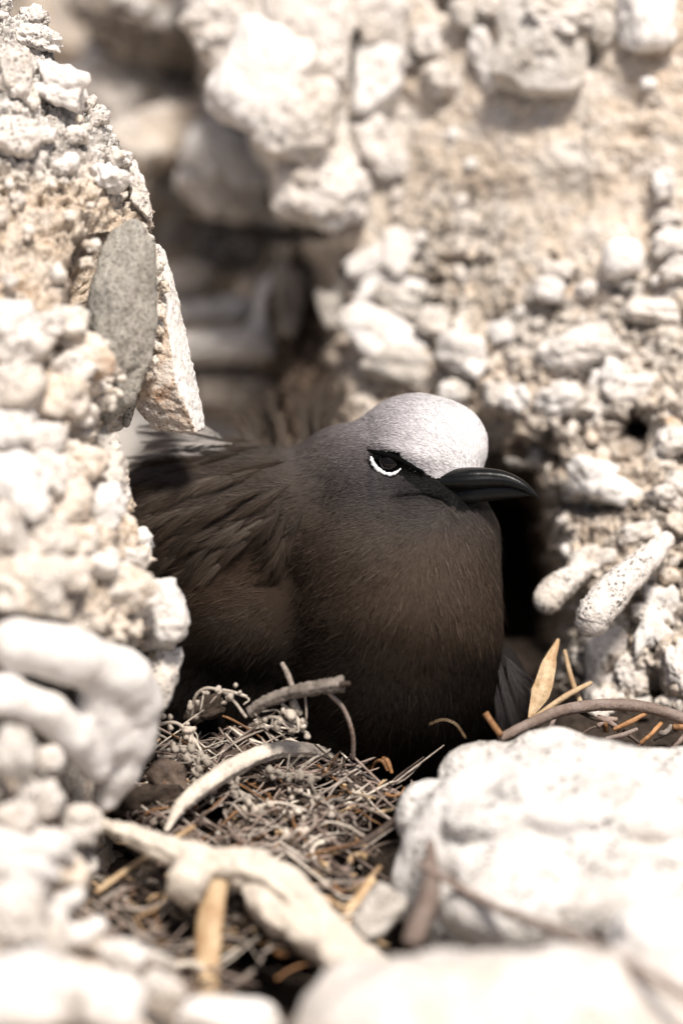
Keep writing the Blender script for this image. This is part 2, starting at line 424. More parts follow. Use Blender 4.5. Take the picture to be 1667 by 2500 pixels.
# ------------------------------------------------------------------ the cemented wall on the right
wall_lx = ([-400, 0, 100, 200, 300, 400, 500, 545, 575, 600, 700, 800, 900, 1000, 1200, 2300],
           [480, 500, 520, 545, 620, 665, 700, 745, 800, 690, 655, 665, 700, 700, 700, 700])
CAV = [(1240, 1500, 118, 220, 15.0), (1215, 1250, 95, 110, 9.0), (1190, 1060, 70, 70, 2.0), (1552, 1052, 42, 40, 3.2), (1440, 1238, 90, 16, 1.6),
       (740, 790, 90, 160, 4.0), (700, 640, 80, 70, 4.0), (860, 655, 25, 30, 1.2), (1010, 690, 90, 16, .9), (1320, 1120, 45, 60, 1.6), (1700, 790, 60, 30, 1),
       (1130, 640, 60, 16, 0.5), (1560, 1500, 20, 40, .8), (1640, 1480, 14, 60, .8), (1480, 1650, 60, 18, .9), (1090, 10, 28, 26, 1.2), (1440, 140, 22, 40, .8),
       (820, 140, 40, 60, 1.2), (1600, 1700, 30, 60, 1.6), (1330, 1400, 40, 40, 1.0)]
def wall_w(px, py, fine=True):
    px = np.asarray(px, float); py = np.asarray(py, float)
    w = 13.5 - 6.0 * np.clip((px - 560) / 1100, 0, 1.2) - 5.2 * sstep(350, 1750, py) * (0.5 + 0.5 * sstep(800, 1300, px))
    w = w - 3.0 * np.exp(-((px - 730) / 130) ** 2 - ((py - 260) / 300) ** 2)
    w = w + 0.0 * px
    for cx, cy, sx, sy, d in CAV:
        w = w + d * np.exp(-(((px - cx) / sx) ** 2 + ((py - cy) / sy) ** 2) ** 1.5)
    lx = np.interp(py, *wall_lx)
    t = np.clip((lx + 45 - px) / 45, 0, None)
    w = w + np.where(t < 1, 2.2 * (1 - np.sqrt(np.clip(1 - t * t, 0, 1))), 2.2 + (t - 1) * 7)
    w = w - 5.0 * sstep(1720, 2300, py)
    return w
def build_wall():
    xs = np.arange(440, 1990, 4.2); ys = np.arange(-420, 2080, 4.2)
    PY, PX = np.meshgrid(ys, xs, indexing='ij')
    lx = np.interp(PY, *wall_lx)
    w = wall_w(PX, PY)
    g = V(PX, PY, w)
    big = fbm(g * 0.55 + 4, 3, 21); med = fbm(g * 1.6 + 9, 4, 33, 0.6)
    lump = np.clip(0.75 - worley(g * np.array([1.05, 1.25, 0.8]) + 3, 5), 0, 1); lump2 = np.clip(0.7 - worley(g * 2.6 + 3, 8), 0, 1); lump3 = np.clip(.75 - worley(g * 6.0, 12), 0, 1)
    rough = 0.13 + 0.87 * np.clip(sstep(450, 900, PY) + sstep(900, 750, PX), 0, 1)
    d = 0.55 * big + rough * (0.45 * lump + 0.42 * med + 0.38 * lump2 + 0.20 * lump3) + 0.10 * fbm(g * 9, 3, 44, .7)
    nrm = grid_normals(g); nrm[nrm[..., 2] > 0] *= -1
    pit = sstep(0.18, 0.5, fbm(g * 2.2 + 30, 3, 71, .6)) * rough
    g = g + nrm * (d - 0.75 * pit)[..., None] * np.array([0.6, 0.6, 1])
    # greyish lichen and warm sand patches: pigment of the rock itself, then recess shade painted brown
    lich = np.exp(-((PX - 1110) / 160) ** 2 - ((PY - 580) / 200) ** 2) * 1.2 + np.exp(-((PX - 1500) / 260) ** 2 - ((PY - 800) / 90) ** 2) * .8 \
        + np.exp(-((PX - 1400) / 60) ** 2 - ((PY - 470) / 60) ** 2) * .5 + sstep(900, 1300, PY) * .55 + np.exp(-((PX - 950) / 200) ** 2 - ((PY - 760) / 120) ** 2) * .7 \
        + np.exp(-((PX - 770) / 60) ** 2 - ((PY - 400) / 50) ** 2) * .6 + np.exp(-((PX - 820) / 50) ** 2 - ((PY - 110) / 80) ** 2) * .8
    tint = np.clip(0.45 + 0.6 * fbm(g * 0.5 + 7, 3, 51) - np.exp(-((PX - 690) / 110) ** 2 - ((PY - 200) / 330) ** 2) * 1.5, 0, 1)
    shade_dirt = np.clip(1.2 * np.exp(-(((PX - 745) / 120) ** 2 + ((PY - 990) / 130) ** 2) ** 1.5) + 1.3 * np.exp(-(((PX - 720) / 95) ** 2 + ((PY - 790) / 190) ** 2) ** 1.5) + 1.25 * np.exp(-(((PX - 1225) / 120) ** 2 + ((PY - 1400) / 330) ** 2) ** 2) + .9 * np.exp(-((PX - 1552) / 45) ** 2 - ((PY - 1052) / 45) ** 2)
                   + .7 * np.exp(-((PX - 1330) / 60) ** 2 - ((PY - 1120) / 70) ** 2) + .6 * sstep(.1, .5, fbm(g * 1.3, 3, 75)) * sstep(700, 1000, PY), 0, 1)  # cave and hole shade painted brown; the noise term is random soiling
    tint = np.clip(tint + 0.8 * np.exp(-((PX - 760) / 80) ** 2 - ((PY - 800) / 160) ** 2), 0, 1)
    root = empty('rock_wall', P(1300, 2000, 2), label='cemented coral rubble wall rising behind and to the right of the bird', cat='rock wall')
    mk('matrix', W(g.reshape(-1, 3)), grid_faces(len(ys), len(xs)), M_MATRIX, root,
       attrs={'tint': tint.ravel(), 'lichen': np.clip(lich, 0, 1).ravel(), 'shade_dirt': shade_dirt.ravel(), 'pale': np.clip(sstep(-.05, .35, fbm(g * 1.4, 3, 76)) * .38 * (1 - shade_dirt) + np.exp(-((PX - 690) / 130) ** 2 - ((PY - 200) / 330) ** 2), 0, .9).ravel()})
    return root
wall = build_wall()

def WS(px, py, rx, ry, rot=0, mat=None, out=0.25, seed=None, name='coral_stone', **k):
    """stone set into the wall; out = how far its centre stands off the matrix, in radii"""
    rr = k.get('rw') or min(rx, ry); out = out - .28 if out > .2 else out
    w = float(wall_w(px, py)) - (rr * out + 14) / PXCM
    return stone(name, px, py, w, rx, ry, mat or M_CORAL, wall, rot=rot, seed=seed if seed is not None else int(px * 7 + py), **k)
# the big stones near the top of the wall
WS(935, 55, 62, 66, -8, M_CORAL, .5, box=.7)
WS(920, 190, 58, 95, -8, M_CORALS, .5, rw=50, box=.8, lump=.08)
WS(940, 130, 72, 34, -8, M_CORAL, .3, box=.5)
WS(930, 365, 46, 72, 28, M_CORAL, .45, rw=40, box=.5, pits=.15)
WS(1320, 110, 112, 108, -10, M_GREYL, .5, rw=90, cut=5, lump=.12, rough=.05, level=5)
WS(1358, 45, 85, 48, -20, M_CORAL, .8, rw=60, cut=2)
WS(1575, 45, 74, 78, 0, M_CORALS, .6, rw=60, box=.3, lump=.06)
WS(1475, 70, 34, 40, 0, M_GREYL, .3); WS(1130, 40, 34, 42, 10, M_GREYL, .3); WS(1040, 100, 34, 40, 0, M_CORAL, .2)
WS(1182, 140, 34, 75, 22, M_CORALS, .4, rw=30, box=.4); WS(1215, 20, 45, 26, 0, M_CORAL, .3); WS(1075, 190, 40, 36, 0, M_CORAL, .1)
WS(1250, 5, 30, 22, 0, M_CORAL, .3); WS(1420, 20, 40, 30, 0, M_CORAL, .3)
# round pebbles
WS(1520, 633, 52, 52, 0, M_CORALS, .75, rw=44, lump=.03, box=.12)
WS(1340, 708, 38, 30, -10, M_CORALS, .7, lump=.05, pits=.0); WS(1357, 662, 34, 20, -4, M_CORAL, .5)
WS(1430, 710, 28, 26, 0, M_CORAL, .3); WS(1622, 448, 30, 32, 0, M_CORALS, .5); WS(1150, 400, 16, 16, 0, M_CORALS, .5)
WS(1628, 532, 34, 22, -8, M_CORAL, .4); WS(1640, 590, 50, 36, 10, M_CORAL, .2); WS(1105, 330, 16, 16, 0, M_CORALS, .3)
WS(1125, 495, 18, 20, 0, M_CORAL, .3); WS(1585, 205, 20, 16, 0, M_CORALS, .3); WS(1650, 660, 40, 30, 0, M_CORAL, .2)
WS(1590, 760, 60, 34, -8, M_CORAL, .35, pits=.3); WS(1222, 812, 30, 26, 0, M_CORALS, .6); WS(1130, 872, 50, 44, -8, M_CORALS, .6, box=.4, pits=.12)
WS(1060, 780, 42, 34, -20, M_CORAL, .5, pits=.3); WS(1430, 850, 110, 52, 18, M_CORAL, .55, rw=60, pits=.1, rough=.06)
WS(1340, 910, 24, 20, -25, M_CORALS, .6); WS(1455, 925, 26, 24, 20, M_CORALS, .5); WS(1490, 905, 26, 30, -20, M_CORALS, .5)
WS(1258, 974, 30, 28, 30, M_CORALS, .6); WS(1365, 978, 44, 34, 28, M_CORALS, .6); WS(1100, 955, 30, 28, 0, M_CORALS, .4)
WS(1215, 965, 40, 34, 0, M_CORAL, .2)
# left cluster under the overhang
WS(965, 610, 42, 52, -30, M_CORALS, .5, rw=36); WS(900, 640, 56, 32, 24, M_CORALS, .5)
WS(965, 695, 84, 36, -24, M_CORALS, .7, rw=34, lump=.1); WS(905, 700, 26, 48, -20, M_CORALS, .5)
WS(985, 745, 66, 30, -24, M_GREYL, .1, pits=.4); WS(940, 840, 130, 66, -32, M_CORALS, .55, rw=58, lump=.14, level=5)
WS(985, 890, 84, 46, -14, M_GREYL, .4, rw=44); WS(830, 770, 40, 62, 25, M_GREYL, .2)
WS(690, 560, 42, 42, 0, M_GREYL, .3); 
WS(652, 735, 26, 88, -14, M_CORALS, .9, rw=26); WS(655, 825, 24, 26, 0, M_CORALS, 1.0); WS(700, 740, 40, 80, -10, M_DARKR, .4)
# lower right
WS(1445, 1165, 64, 44, -8, M_CORALS, .8, rw=44); WS(1500, 1200, 50, 32, -18, M_CORALS, .7); WS(1280, 1120, 52, 26, 8, M_GREYL, .3)
WS(1385, 1345, 22, 18, 10, M_CORALS, .5); WS(1560, 1300, 50, 26, 14, M_CORAL, .4); WS(1440, 1380, 46, 40, 0, M_CORAL, .2, pits=.3)
WS(1600, 1460, 26, 24, 0, M_CORALS, .5); WS(1640, 1480, 34, 56, 22, M_CORALS, .5); WS(1590, 1500, 40, 30, 0, M_CORAL, .2); WS(1585, 1540, 26, 56, -26 + 180, M_CORALS, .7, rw=22, box=.4)
WS(1485, 1640, 56, 104, 6, M_CORAL, .75, rw=46, cut=3, lump=.1, level=5); WS(1545, 1650, 38, 46, 10, M_CORAL, .5, cut=2, pits=.2)
WS(1650, 1620, 34, 60, 0, M_CORAL, .4, pits=.2); WS(1480, 1745, 46, 52, 0, M_CORAL, .5, pits=.1); WS(1560, 1730, 30, 26, 0, M_GREYL, .3); WS(1630, 1720, 36, 30, 0, M_CORAL, .3)
WS(1620, 1210, 40, 30, 0, M_CORAL, .2); WS(1640, 1080, 40, 40, 0, M_CORAL, .2); WS(1540, 950, 60, 30, 0, M_CORAL, .1)
def wtube(pts, radii, mat, name='coral_finger', lift=30, **k):
    return tube(name, [(a, b, float(wall_w(a, b)) - lift / PXCM) for a, b in pts], radii, mat, wall, **k)
wf = tube('coral_finger', [(1622, 1320, 2.4), (1560, 1385, 1.7), (1500, 1440, 1.2), (1455, 1495, 1.0), (1445, 1515, 1.0)], [24, 36, 42, 46, 44], M_CORAL, wall, sides=36, n=60, lump=.22, rough=.16, seed=3)
tube('coral_finger', [(1415, 1395, 3.6), (1365, 1430, 3.2), (1335, 1465, 3.0)], [30, 38, 34], M_CORAL, wall, sides=30, n=44, lump=.25, rough=.16, seed=4)
# smaller pebbles scattered through the cement
r_ = random.Random(12)
for i in range(150):
    px = r_.uniform(820, 1720); py = r_.uniform(0, 1780)
    if py < 620 and r_.random() < 0.85: continue
    if 1130 < px < 1330 and 1020 < py < 1700: continue
    s = r_.choice([9, 10, 12, 14, 17, 22])
    WS(px, py, s * r_.uniform(1, 1.7), s, r_.uniform(0, 180), r_.choice([M_CORAL, M_MATRIX, M_CORALS, M_WARM, M_GREYL]), r_.uniform(-.3, .3), seed=i, name='pebble', level=2 if s < 14 else 3)

# ------------------------------------------------------------------ rocks in the far crevice, upper left
def TL(name, *a, label, group=None, **k):
    k.setdefault('cut', 0); k.setdefault('lump', .22); k.setdefault('box', .1)
    return stone(name, *a, label=label, cat='rock', group=group, **k)
TL('boulder', 235, 60, 34, 170, 150, M_BEIGE, rw=150, rot=-30, seed=1, label='pale beige boulder in the blurred upper left corner behind the left rock')
TL('boulder', 320, 245, 24, 175, 100, M_CORAL, rw=110, rot=-38, seed=2, label='blurred tan boulder sloping down beneath the dark overhanging rock')
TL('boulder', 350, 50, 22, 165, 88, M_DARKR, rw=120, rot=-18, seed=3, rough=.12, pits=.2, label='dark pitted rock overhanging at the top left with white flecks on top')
TL('boulder', 400, 140, 23.5, 90, 50, M_SHADE, rw=60, rot=-35, seed=41, label='added rock coloured black as shade right under the dark overhanging rock')
TL('boulder', 425, 425, 20.5, 62, 70, M_SHADE, rw=50, seed=42, label='added rock coloured black as shade filling the cavity beneath the whitish slab')
TL('boulder', 560, 600, 20, 90, 60, M_SHADE, rw=60, seed=43, label='added rock coloured black as shade under the beige rock in the crevice')
TL('boulder', 460, 240, 25, 85, 75, M_CORALS, rw=70, seed=4, lump=.08, label='smooth grey blurred boulder between the tan one and the white overhang')
TL('boulder', 430, 335, 20, 150, 78, M_BEIGE, rw=80, rot=12, seed=5, label='blurred whitish rock slab above the black cavity behind the left rock')
TL('boulder', 560, 400, 18, 130, 78, M_CORALS, rw=90, rot=-35, seed=6, label='blurred greyish white boulder wedged under the white overhang')
TL('boulder', 540, 470, 18, 110, 60, M_CORAL, rw=80, rot=-15, seed=7, label='blurred beige rock hanging over the dark crevice')
TL('boulder', 430, 690, 20, 90, 50, M_BEIGE, rw=60, rot=10, seed=8, label='brown rock in the deep crevice just right of the left rock')
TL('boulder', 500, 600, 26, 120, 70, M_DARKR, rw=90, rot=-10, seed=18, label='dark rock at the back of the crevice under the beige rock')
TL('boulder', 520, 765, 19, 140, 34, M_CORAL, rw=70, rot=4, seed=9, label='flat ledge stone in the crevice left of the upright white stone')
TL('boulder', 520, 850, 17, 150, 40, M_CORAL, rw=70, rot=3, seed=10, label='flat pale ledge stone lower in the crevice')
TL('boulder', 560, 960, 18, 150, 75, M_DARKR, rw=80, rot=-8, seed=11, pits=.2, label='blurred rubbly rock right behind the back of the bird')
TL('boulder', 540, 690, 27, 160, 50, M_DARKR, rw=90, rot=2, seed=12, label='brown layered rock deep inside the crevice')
TL('boulder', 310, 1130, 22, 130, 120, M_GREYL, rw=80, seed=13, label='blurred pale grey rock seen between the left rock and the wing')
root = empty('back_rock', P(500, 1300, 40), label='dark rock face closing the crevice at the far back', cat='rock')
ys = np.arange(-900, 2300, 26); xs = np.arange(-1200, 1500, 26); PY, PX = np.meshgrid(ys, xs, indexing='ij')
ww = 52 + 5 * fbm(np.stack([PX, PY, 0 * PX], -1) / 220, 4, 91) - 3 * np.sin(PY / 55)
ww = ww - 10 * sstep(1000, 2000, PY)
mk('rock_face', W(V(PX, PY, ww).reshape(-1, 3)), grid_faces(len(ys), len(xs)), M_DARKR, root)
for i, (a, b, sx, sy) in enumerate([(300, 0, 26, 20), (350, 25, 30, 20), (400, 55, 24, 24), (450, 20, 26, 18), (270, 45, 20, 14), (500, 60, 20, 24)]):
    stone('pebble', a, b - 10, 19.5 + i * .2, sx, sy, M_CORALS, root, seed=200 + i)
# the white overhanging head of coral joining the wall
for a, b, rx, ry, rot, m, s in [(600, 40, 130, 150, 10, M_CORAL, 31), (640, 190, 110, 130, -20, M_CORALS, 32), (740, 80, 110, 130, 0, M_CORAL, 33), (720, 300, 100, 130, -15, M_CORAL, 34),
                              (770, 440, 95, 110, -20, M_CORAL, 35), (800, 500, 60, 62, 0, M_CORALS, 36), (860, 480, 44, 60, 0, M_CORAL, 37), (520, 60, 70, 60, 30, M_CORAL, 38)]:
    stone('coral_stone', a, b, float(wall_w(max(a, 740), b)) - .3, rx, ry, m, wall, rw=70, rot=rot, seed=s, lump=.16, rough=.05, pits=.10, level=5)

# ------------------------------------------------------------------ the tall rock on the left
EDGE = ([-420, 30, 60, 100, 150, 200, 250, 300, 350, 400, 440, 500, 550, 600, 650, 700, 800, 900, 960, 1010, 1050, 1090, 1110, 1160, 1230, 1270, 1310, 1340, 1400, 1450, 1520, 1560, 1600, 1700, 1800, 1900, 1960, 2010, 2080, 2200, 2400, 2600],
        [30, 40, 78, 100, 150, 190, 225, 262, 300, 328, 345, 368, 384, 378, 388, 395, 385, 345, 300, 285, 268, 262, 272, 300, 300, 292, 325, 345, 350, 370, 380, 350, 300, 215, 150, 130, 125, 120, 115, 110, 100, 90])
def left_w(px, py):
    ex = np.interp(py, *EDGE); t = np.arccos(np.clip(1 - (ex - px) / (ex + 380), -1, 1)) / (pi / 2)
    D = np.interp(py, [-400, 100, 500, 800, 1100, 1500, 2000, 2500], [2.5, 3.0, 5.0, 8.0, 8.5, 6.0, 6.0, 8]); we = np.interp(py, [-400, 200, 700, 1050, 1300, 1700, 2100, 2500], [-.5, -1.2, -1.0, -1.5, -3.6, -5.5, -8.5, -13])
    return we - D * np.sin(t * pi / 2)
def build_left():
    ys = np.arange(-380, 2600, 4.5); s = np.concatenate([-np.linspace(1, 0, 300) ** 1.0, np.linspace(0, 1, 90)[1:]])
    PY, S = np.meshgrid(ys, s, indexing='ij')
    ex = np.interp(PY, *EDGE); a = np.abs(S) * pi / 2
    px = ex - (ex + 380) * (1 - np.cos(a))
    D = np.interp(PY, [-400, 100, 500, 800, 1100, 1500, 2000, 2500], [2.5, 3.0, 5.0, 8.0, 8.5, 6.0, 6.0, 8]); we = np.interp(PY, [-400, 200, 700, 1050, 1300, 1700, 2100, 2500], [-.5, -1.2, -1.0, -1.5, -3.6, -5.5, -8.5, -13])
    w = we + np.where(S < 0, -D, 1.8) * np.sin(a)
    g = V(px, PY, w)
    nrm = grid_normals(g); c = g.mean((0, 1))
    if (nrm[300, 150, 2] > 0): nrm = -nrm
    lump = np.clip(0.75 - worley(g * np.array([1.1, 1.1, .9]), 15), 0, 1); l2 = np.clip(0.7 - worley(g * 2.7, 18), 0, 1); l3 = np.clip(.72 - worley(g * 6.5, 22), 0, 1)
    low = sstep(650, 1000, PY)
    d = 0.30 * fbm(g * .6, 3, 61) + 0.55 * lump * (0.35 + low) + .50 * l2 + .22 * l3 + .16 * fbm(g * 5, 4, 62, .7)
    pit = sstep(0.15, 0.42, fbm(g * 2.6, 3, 63, .6)); cav = 2.3 * np.exp(-((px - 262) / 62) ** 4 - ((PY - 770) / 190) ** 4)
    g = g + nrm * (d - .38 * pit - cav - .35)[..., None]
    tint = np.clip(sstep(380, 520, PY) * sstep(1010, 900, PY) * .9 + .50 * low + .6 * fbm(g * .7, 3, 65) - .15 * sstep(300, 200, PY), 0, 1)
    tint = np.clip(tint + .8 * np.exp(-((px - 240) / 60) ** 2 - ((PY - 1300) / 130) ** 2), 0, 1)
    lich = np.clip(.30 * sstep(1000, 300, PY) + .5 * sstep(80, 10, ex - px) * sstep(900, 600, PY), 0, 1)
    root = empty('coral_rock', P(0, 2300, 0), label='tall rough coral rock in the left foreground with a pointed hanging tip', cat='rock')
    mk('matrix', W(g.reshape(-1, 3)), grid_faces(len(ys), len(s)), M_MATRIX, root, attrs={'tint': tint.ravel(), 'lichen': lich.ravel(), 'pale': (np.clip(sstep(480, 330, PY) * .75 + .3 * sstep(.05, .35, fbm(g * 1.2, 3, 67)), 0, .8)).ravel(), 'shade_dirt': np.clip(1.5 * np.exp(-((px - 208) / 46) ** 2 - ((PY - 740) / 130) ** 2) + .5 * sstep(.2, .5, fbm(g * 1.6, 3, 68)), 0, 1).ravel()})  # shaded hollow left of the grey stone painted brown, plus random soiling
    return root
left = build_left()
def LS(px, py, rx, ry, rot=0, mat=None, out=.3, dw=0, seed=None, name='coral_stone', **k):
    rr = k.get('rw') or min(rx, ry); out = out - .22 if out > .12 else out; w = float(left_w(px, py)) - (rr * out + 16) / PXCM + dw
    return stone(name, px, py, w, rx, ry, mat or M_CORAL, left, rot=rot, seed=seed if seed is not None else int(px * 3 + py), **k)
LS(78, 48, 36, 30, 20, M_CORAL, .2, .5, pits=.12, level=5); LS(8, 38, 16, 10, 0, M_CORAL, .2)
LS(145, 215, 62, 46, -22, M_CORALS, .45, level=5, rough=.05); LS(268, 435, 46, 34, -20, M_CORALS, .4, level=5); LS(172, 400, 22, 26, 0, M_CORALS, .3)
LS(90, 95, 66, 30, -20, M_CORAL, .2, pits=.15, level=5); LS(40, 330, 55, 45, 0, M_CORAL, .2, pits=.12); LS(40, 180, 40, 60, 0, M_CORAL, .1, pits=.12)
LS(240, 285, 26, 24, 0, M_CORAL, .3); LS(215, 255, 20, 18, 0, M_CORAL, .3); LS(340, 470, 22, 60, 14, M_CORAL, .1, pits=.15, level=5)
LS(190, 330, 30, 20, 0, M_CORAL, .15); LS(110, 330, 30, 22, 10, M_CORAL, .15); LS(300, 390, 22, 20, 0, M_CORAL, .2)
# grey stone in its socket, shard and peg at the tip
for i, (a, b, c) in enumerate([(232, 905, 26), (250, 945, 24), (268, 985, 22), (262, 925, 18), (288, 960, 14), (285, 905, 12), (245, 985, 26), (276, 890, 9), (298, 925, 9), (215, 870, 24), (225, 960, 26), (212, 640, 16), (225, 600, 18)]):
    stone('crumb', a, b, -4.9, c, c * .8, M_MATRIX, left, seed=930 + i, rough=.2, lump=.4)
for i, (a, b, c) in enumerate([(268, 560, 18), (290, 548, 17), (314, 552, 18), (340, 566, 18), (358, 590, 16), (372, 620, 17), (378, 655, 16), (384, 690, 15), (388, 725, 15), (392, 760, 14), (388, 800, 13), (380, 840, 12), (372, 880, 11), (364, 915, 10), (398, 735, 10), (404, 700, 9), (392, 640, 12)]):
    stone('crumb', a, b, -2.6 + .4 * (i % 3) * .5, c, c * 1.25, M_MATRIX, left, seed=960 + i, rough=.25, lump=.45)
stone('grey_stone', 298, 790, -3.75, 80, 222, M_GREY, left, rw=90, rot=-7, seed=77, lump=.16, rough=.035, box=0, cut=0, pits=.03, level=6, label='grey stone with black speckles')
def shard():
    # a wedge with a flat right face, painted pale as if sunlit; view coords corners
    A = [(370, 590, -1.6), (384, 600, -1.9), (400, 610, -.2), (394, 700, -2.1), (428, 700, -1.1), (414, 830, -2.3), (457, 830, -1.1), (430, 940, -2.35), (480, 935, -1.0),
         (345, 950, -1.9), (332, 985, -1.5), (350, 1015, -1.3), (382, 1050, -1.2), (480, 1056, -1.9), (500, 1040, -1.0), (460, 980, .2), (400, 990, .2), (430, 830, .2)]
    import bmesh
    bm = bmesh.new()
    for a in A: bm.verts.new(tuple(V(*a)))
    bmesh.ops.convex_hull(bm, input=bm.verts[:]); bmesh.ops.triangulate(bm, faces=bm.faces[:])
    for _ in range(5): bmesh.ops.subdivide_edges(bm, edges=[e for e in bm.edges if e.calc_length() > .09], cuts=1, use_grid_fill=False); bmesh.ops.triangulate(bm, faces=bm.faces[:])
    bm.normal_update(); bm.verts.ensure_lookup_table()
    v = np.array([tuple(x.co) for x in bm.verts]); n = np.array([tuple(x.normal) for x in bm.verts]); f = np.array([[x.index for x in fc.verts] for fc in bm.faces]); bm.free()
    und = np.clip(-n[:, 1], 0, 1) + .4
    v = v + n * (.07 * fbm(v * 2.2, 4, 81, .6) + .05 * und * np.abs(np.sin(v @ np.array([3, 9, 2.0]) + 2 * fbm(v, 2, 82))) + .05 * fbm(v * 9, 3, 83, .7))[:, None]
    o = mk('pointed_shard', W(v), f, M_SHARD, left, label='rust stained pointed shard with sunlight painted as a white right face')
    o.data.materials.append(M_CORALS)
    fn = n[f].mean(1); o.data.polygons.foreach_set('material_index', (fn[:, 0] > .5).astype(np.int32))  # right-facing polygons take the pale material as painted sunlight
shard()
tube('peg', [(318, 985, -1.8), (312, 1015, -1.8), (309, 1034, -1.8)], [16, 13, 10], M_GREY, left, sides=14, n=12, rough=.2)
tube('rubble_lobe', [(215, 900, -6.2), (240, 860, -6.3), (262, 838, -6.4)], [22, 14, 9], M_MATRIX, left, sides=14, n=12, rough=.3, lump=.3)
LOW = [(35, 790, 45, 50, 0), (105, 800, 50, 30, 10), (60, 850, 62, 46, 25), (170, 780, 40, 36, 0), (205, 850, 66, 30, -38), (232, 905, 12, 18, 0), (40, 940, 60, 50, 0), (160, 905, 52, 34, 25), (200, 940, 40, 30, -30), (130, 970, 66, 45, 0),
       (25, 1040, 50, 50, 0), (190, 1010, 40, 30, -20), (90, 1075, 72, 40, 10), (245, 1095, 30, 40, -30), (190, 1120, 60, 40, -15), (45, 1190, 68, 74, 0), (120, 1160, 46, 50, 0), (290, 1190, 30, 46, -6), (262, 1150, 36, 40, 0),
       (165, 1230, 48, 50, 0), (240, 1245, 50, 46, 0), (25, 1310, 60, 60, 0), (110, 1310, 60, 50, 0), (190, 1320, 44, 36, 0), (300, 1290, 34, 34, 0), (345, 1318, 26, 26, 0), (350, 1350, 18, 24, 0), (325, 1370, 30, 36, 0),
       (60, 1420, 90, 56, -8), (160, 1400, 56, 38, 0), (235, 1385, 50, 30, 0), (220, 1470, 60, 30, -20), (130, 1480, 60, 34, 0), (300, 1440, 60, 50, -20), (260, 1520, 60, 40, -10), (320, 1570, 60, 30, -20)]
for i, (a, b, rx, ry, rot) in enumerate(LOW):
    if b > 1440 and a < 330: continue
    LS(a, b, rx * 1.12, ry * 1.1, rot, [M_CORALS, M_MATRIX, M_CORAL, M_WARM, M_CORAL][(i * 7) % 5], r_.uniform(-.35, .05), seed=300 + i)
LS(402, 1492, 56, 80, 8, M_CORALS, .2, -.2, rw=60, lump=.06, name='coral_knob', level=5, label='rounded white knob with a small hole')
LS(330, 1462, 60, 46, -30, M_CORAL, .4); LS(382, 1540, 46, 50, 0, M_CORAL, -.2, .5)
for i in range(90):
    py = r_.uniform(60, 1500); px = r_.uniform(0, 1) * (np.interp(py, *EDGE) - 20); s = r_.choice([8, 9, 11, 14, 18])
    if abs(px - 300) < 100 and 540 < py < 1060: continue
    LS(px, py, s * r_.uniform(1, 1.5), s, r_.uniform(0, 180), r_.choice([M_CORAL, M_CORAL, M_MATRIX, M_MATRIX]), r_.uniform(-.4, .1), seed=500 + i, name='pebble', level=2 if s < 12 else 3)

#@@LOOSE
# ------------------------------------------------------------------ coral branch and loose rubble, lower left
root = empty('coral_branch', P(280, 1960, -6), label='big smooth antler shaped piece of white coral hanging down over the left of the nest', cat='coral')
limbs = [[(50, 1572, -10.4, 66), (180, 1605, -9.8, 70), (300, 1655, -8.4, 68), (338, 1715, -7.6, 60), (322, 1800, -7.2, 58), (290, 1880, -7.0, 52), (264, 1945, -6.8, 34)],
         [(-120, 1688, -11.0, 52), (20, 1700, -10.4, 50), (120, 1735, -9.8, 46), (180, 1800, -9.0, 48), (235, 1870, -8.0, 42)], [(230, 1690, -8.8, 50), (270, 1800, -7.8, 60)]]
def capsule(p, a, b, ra, rb):
    d = b - a; h = np.clip(((p - a) @ d) / (d @ d), 0, 1); return np.linalg.norm(p - a - h[..., None] * d, axis=-1) - (ra + (rb - ra) * h)
def branch_sdf(p):
    f = None
    for L_ in limbs:
        for c0, c1 in zip(L_, L_[1:]):
            e = capsule(p, V(*c0[:3]), V(*c1[:3]), c0[3] * (100 + c0[2]) / 7500, c1[3] * (100 + c1[2]) / 7500); f = e if f is None else smin(f, e, .25)
    return f - .10 * fbm(p * .8, 2, 101) - .05 * fbm(p * 2.4, 2, 103) - .02 * fbm(p * 6, 3, 102)
bv, bf = surface_nets(branch_sdf, V(-150, 2020, -11.5) - .8, V(430, 1480, -6) + 1.0, .13)
mk('trunk', W(bv), bf, M_CORALS, root)
stone('coral_plate', 392, 1665, -4.6, 34, 88, M_CORAL, rw=40, rot=-14, seed=400, cut=4, label='angular cream rock edge beside the antler coral, against the dark bird', cat='rock')
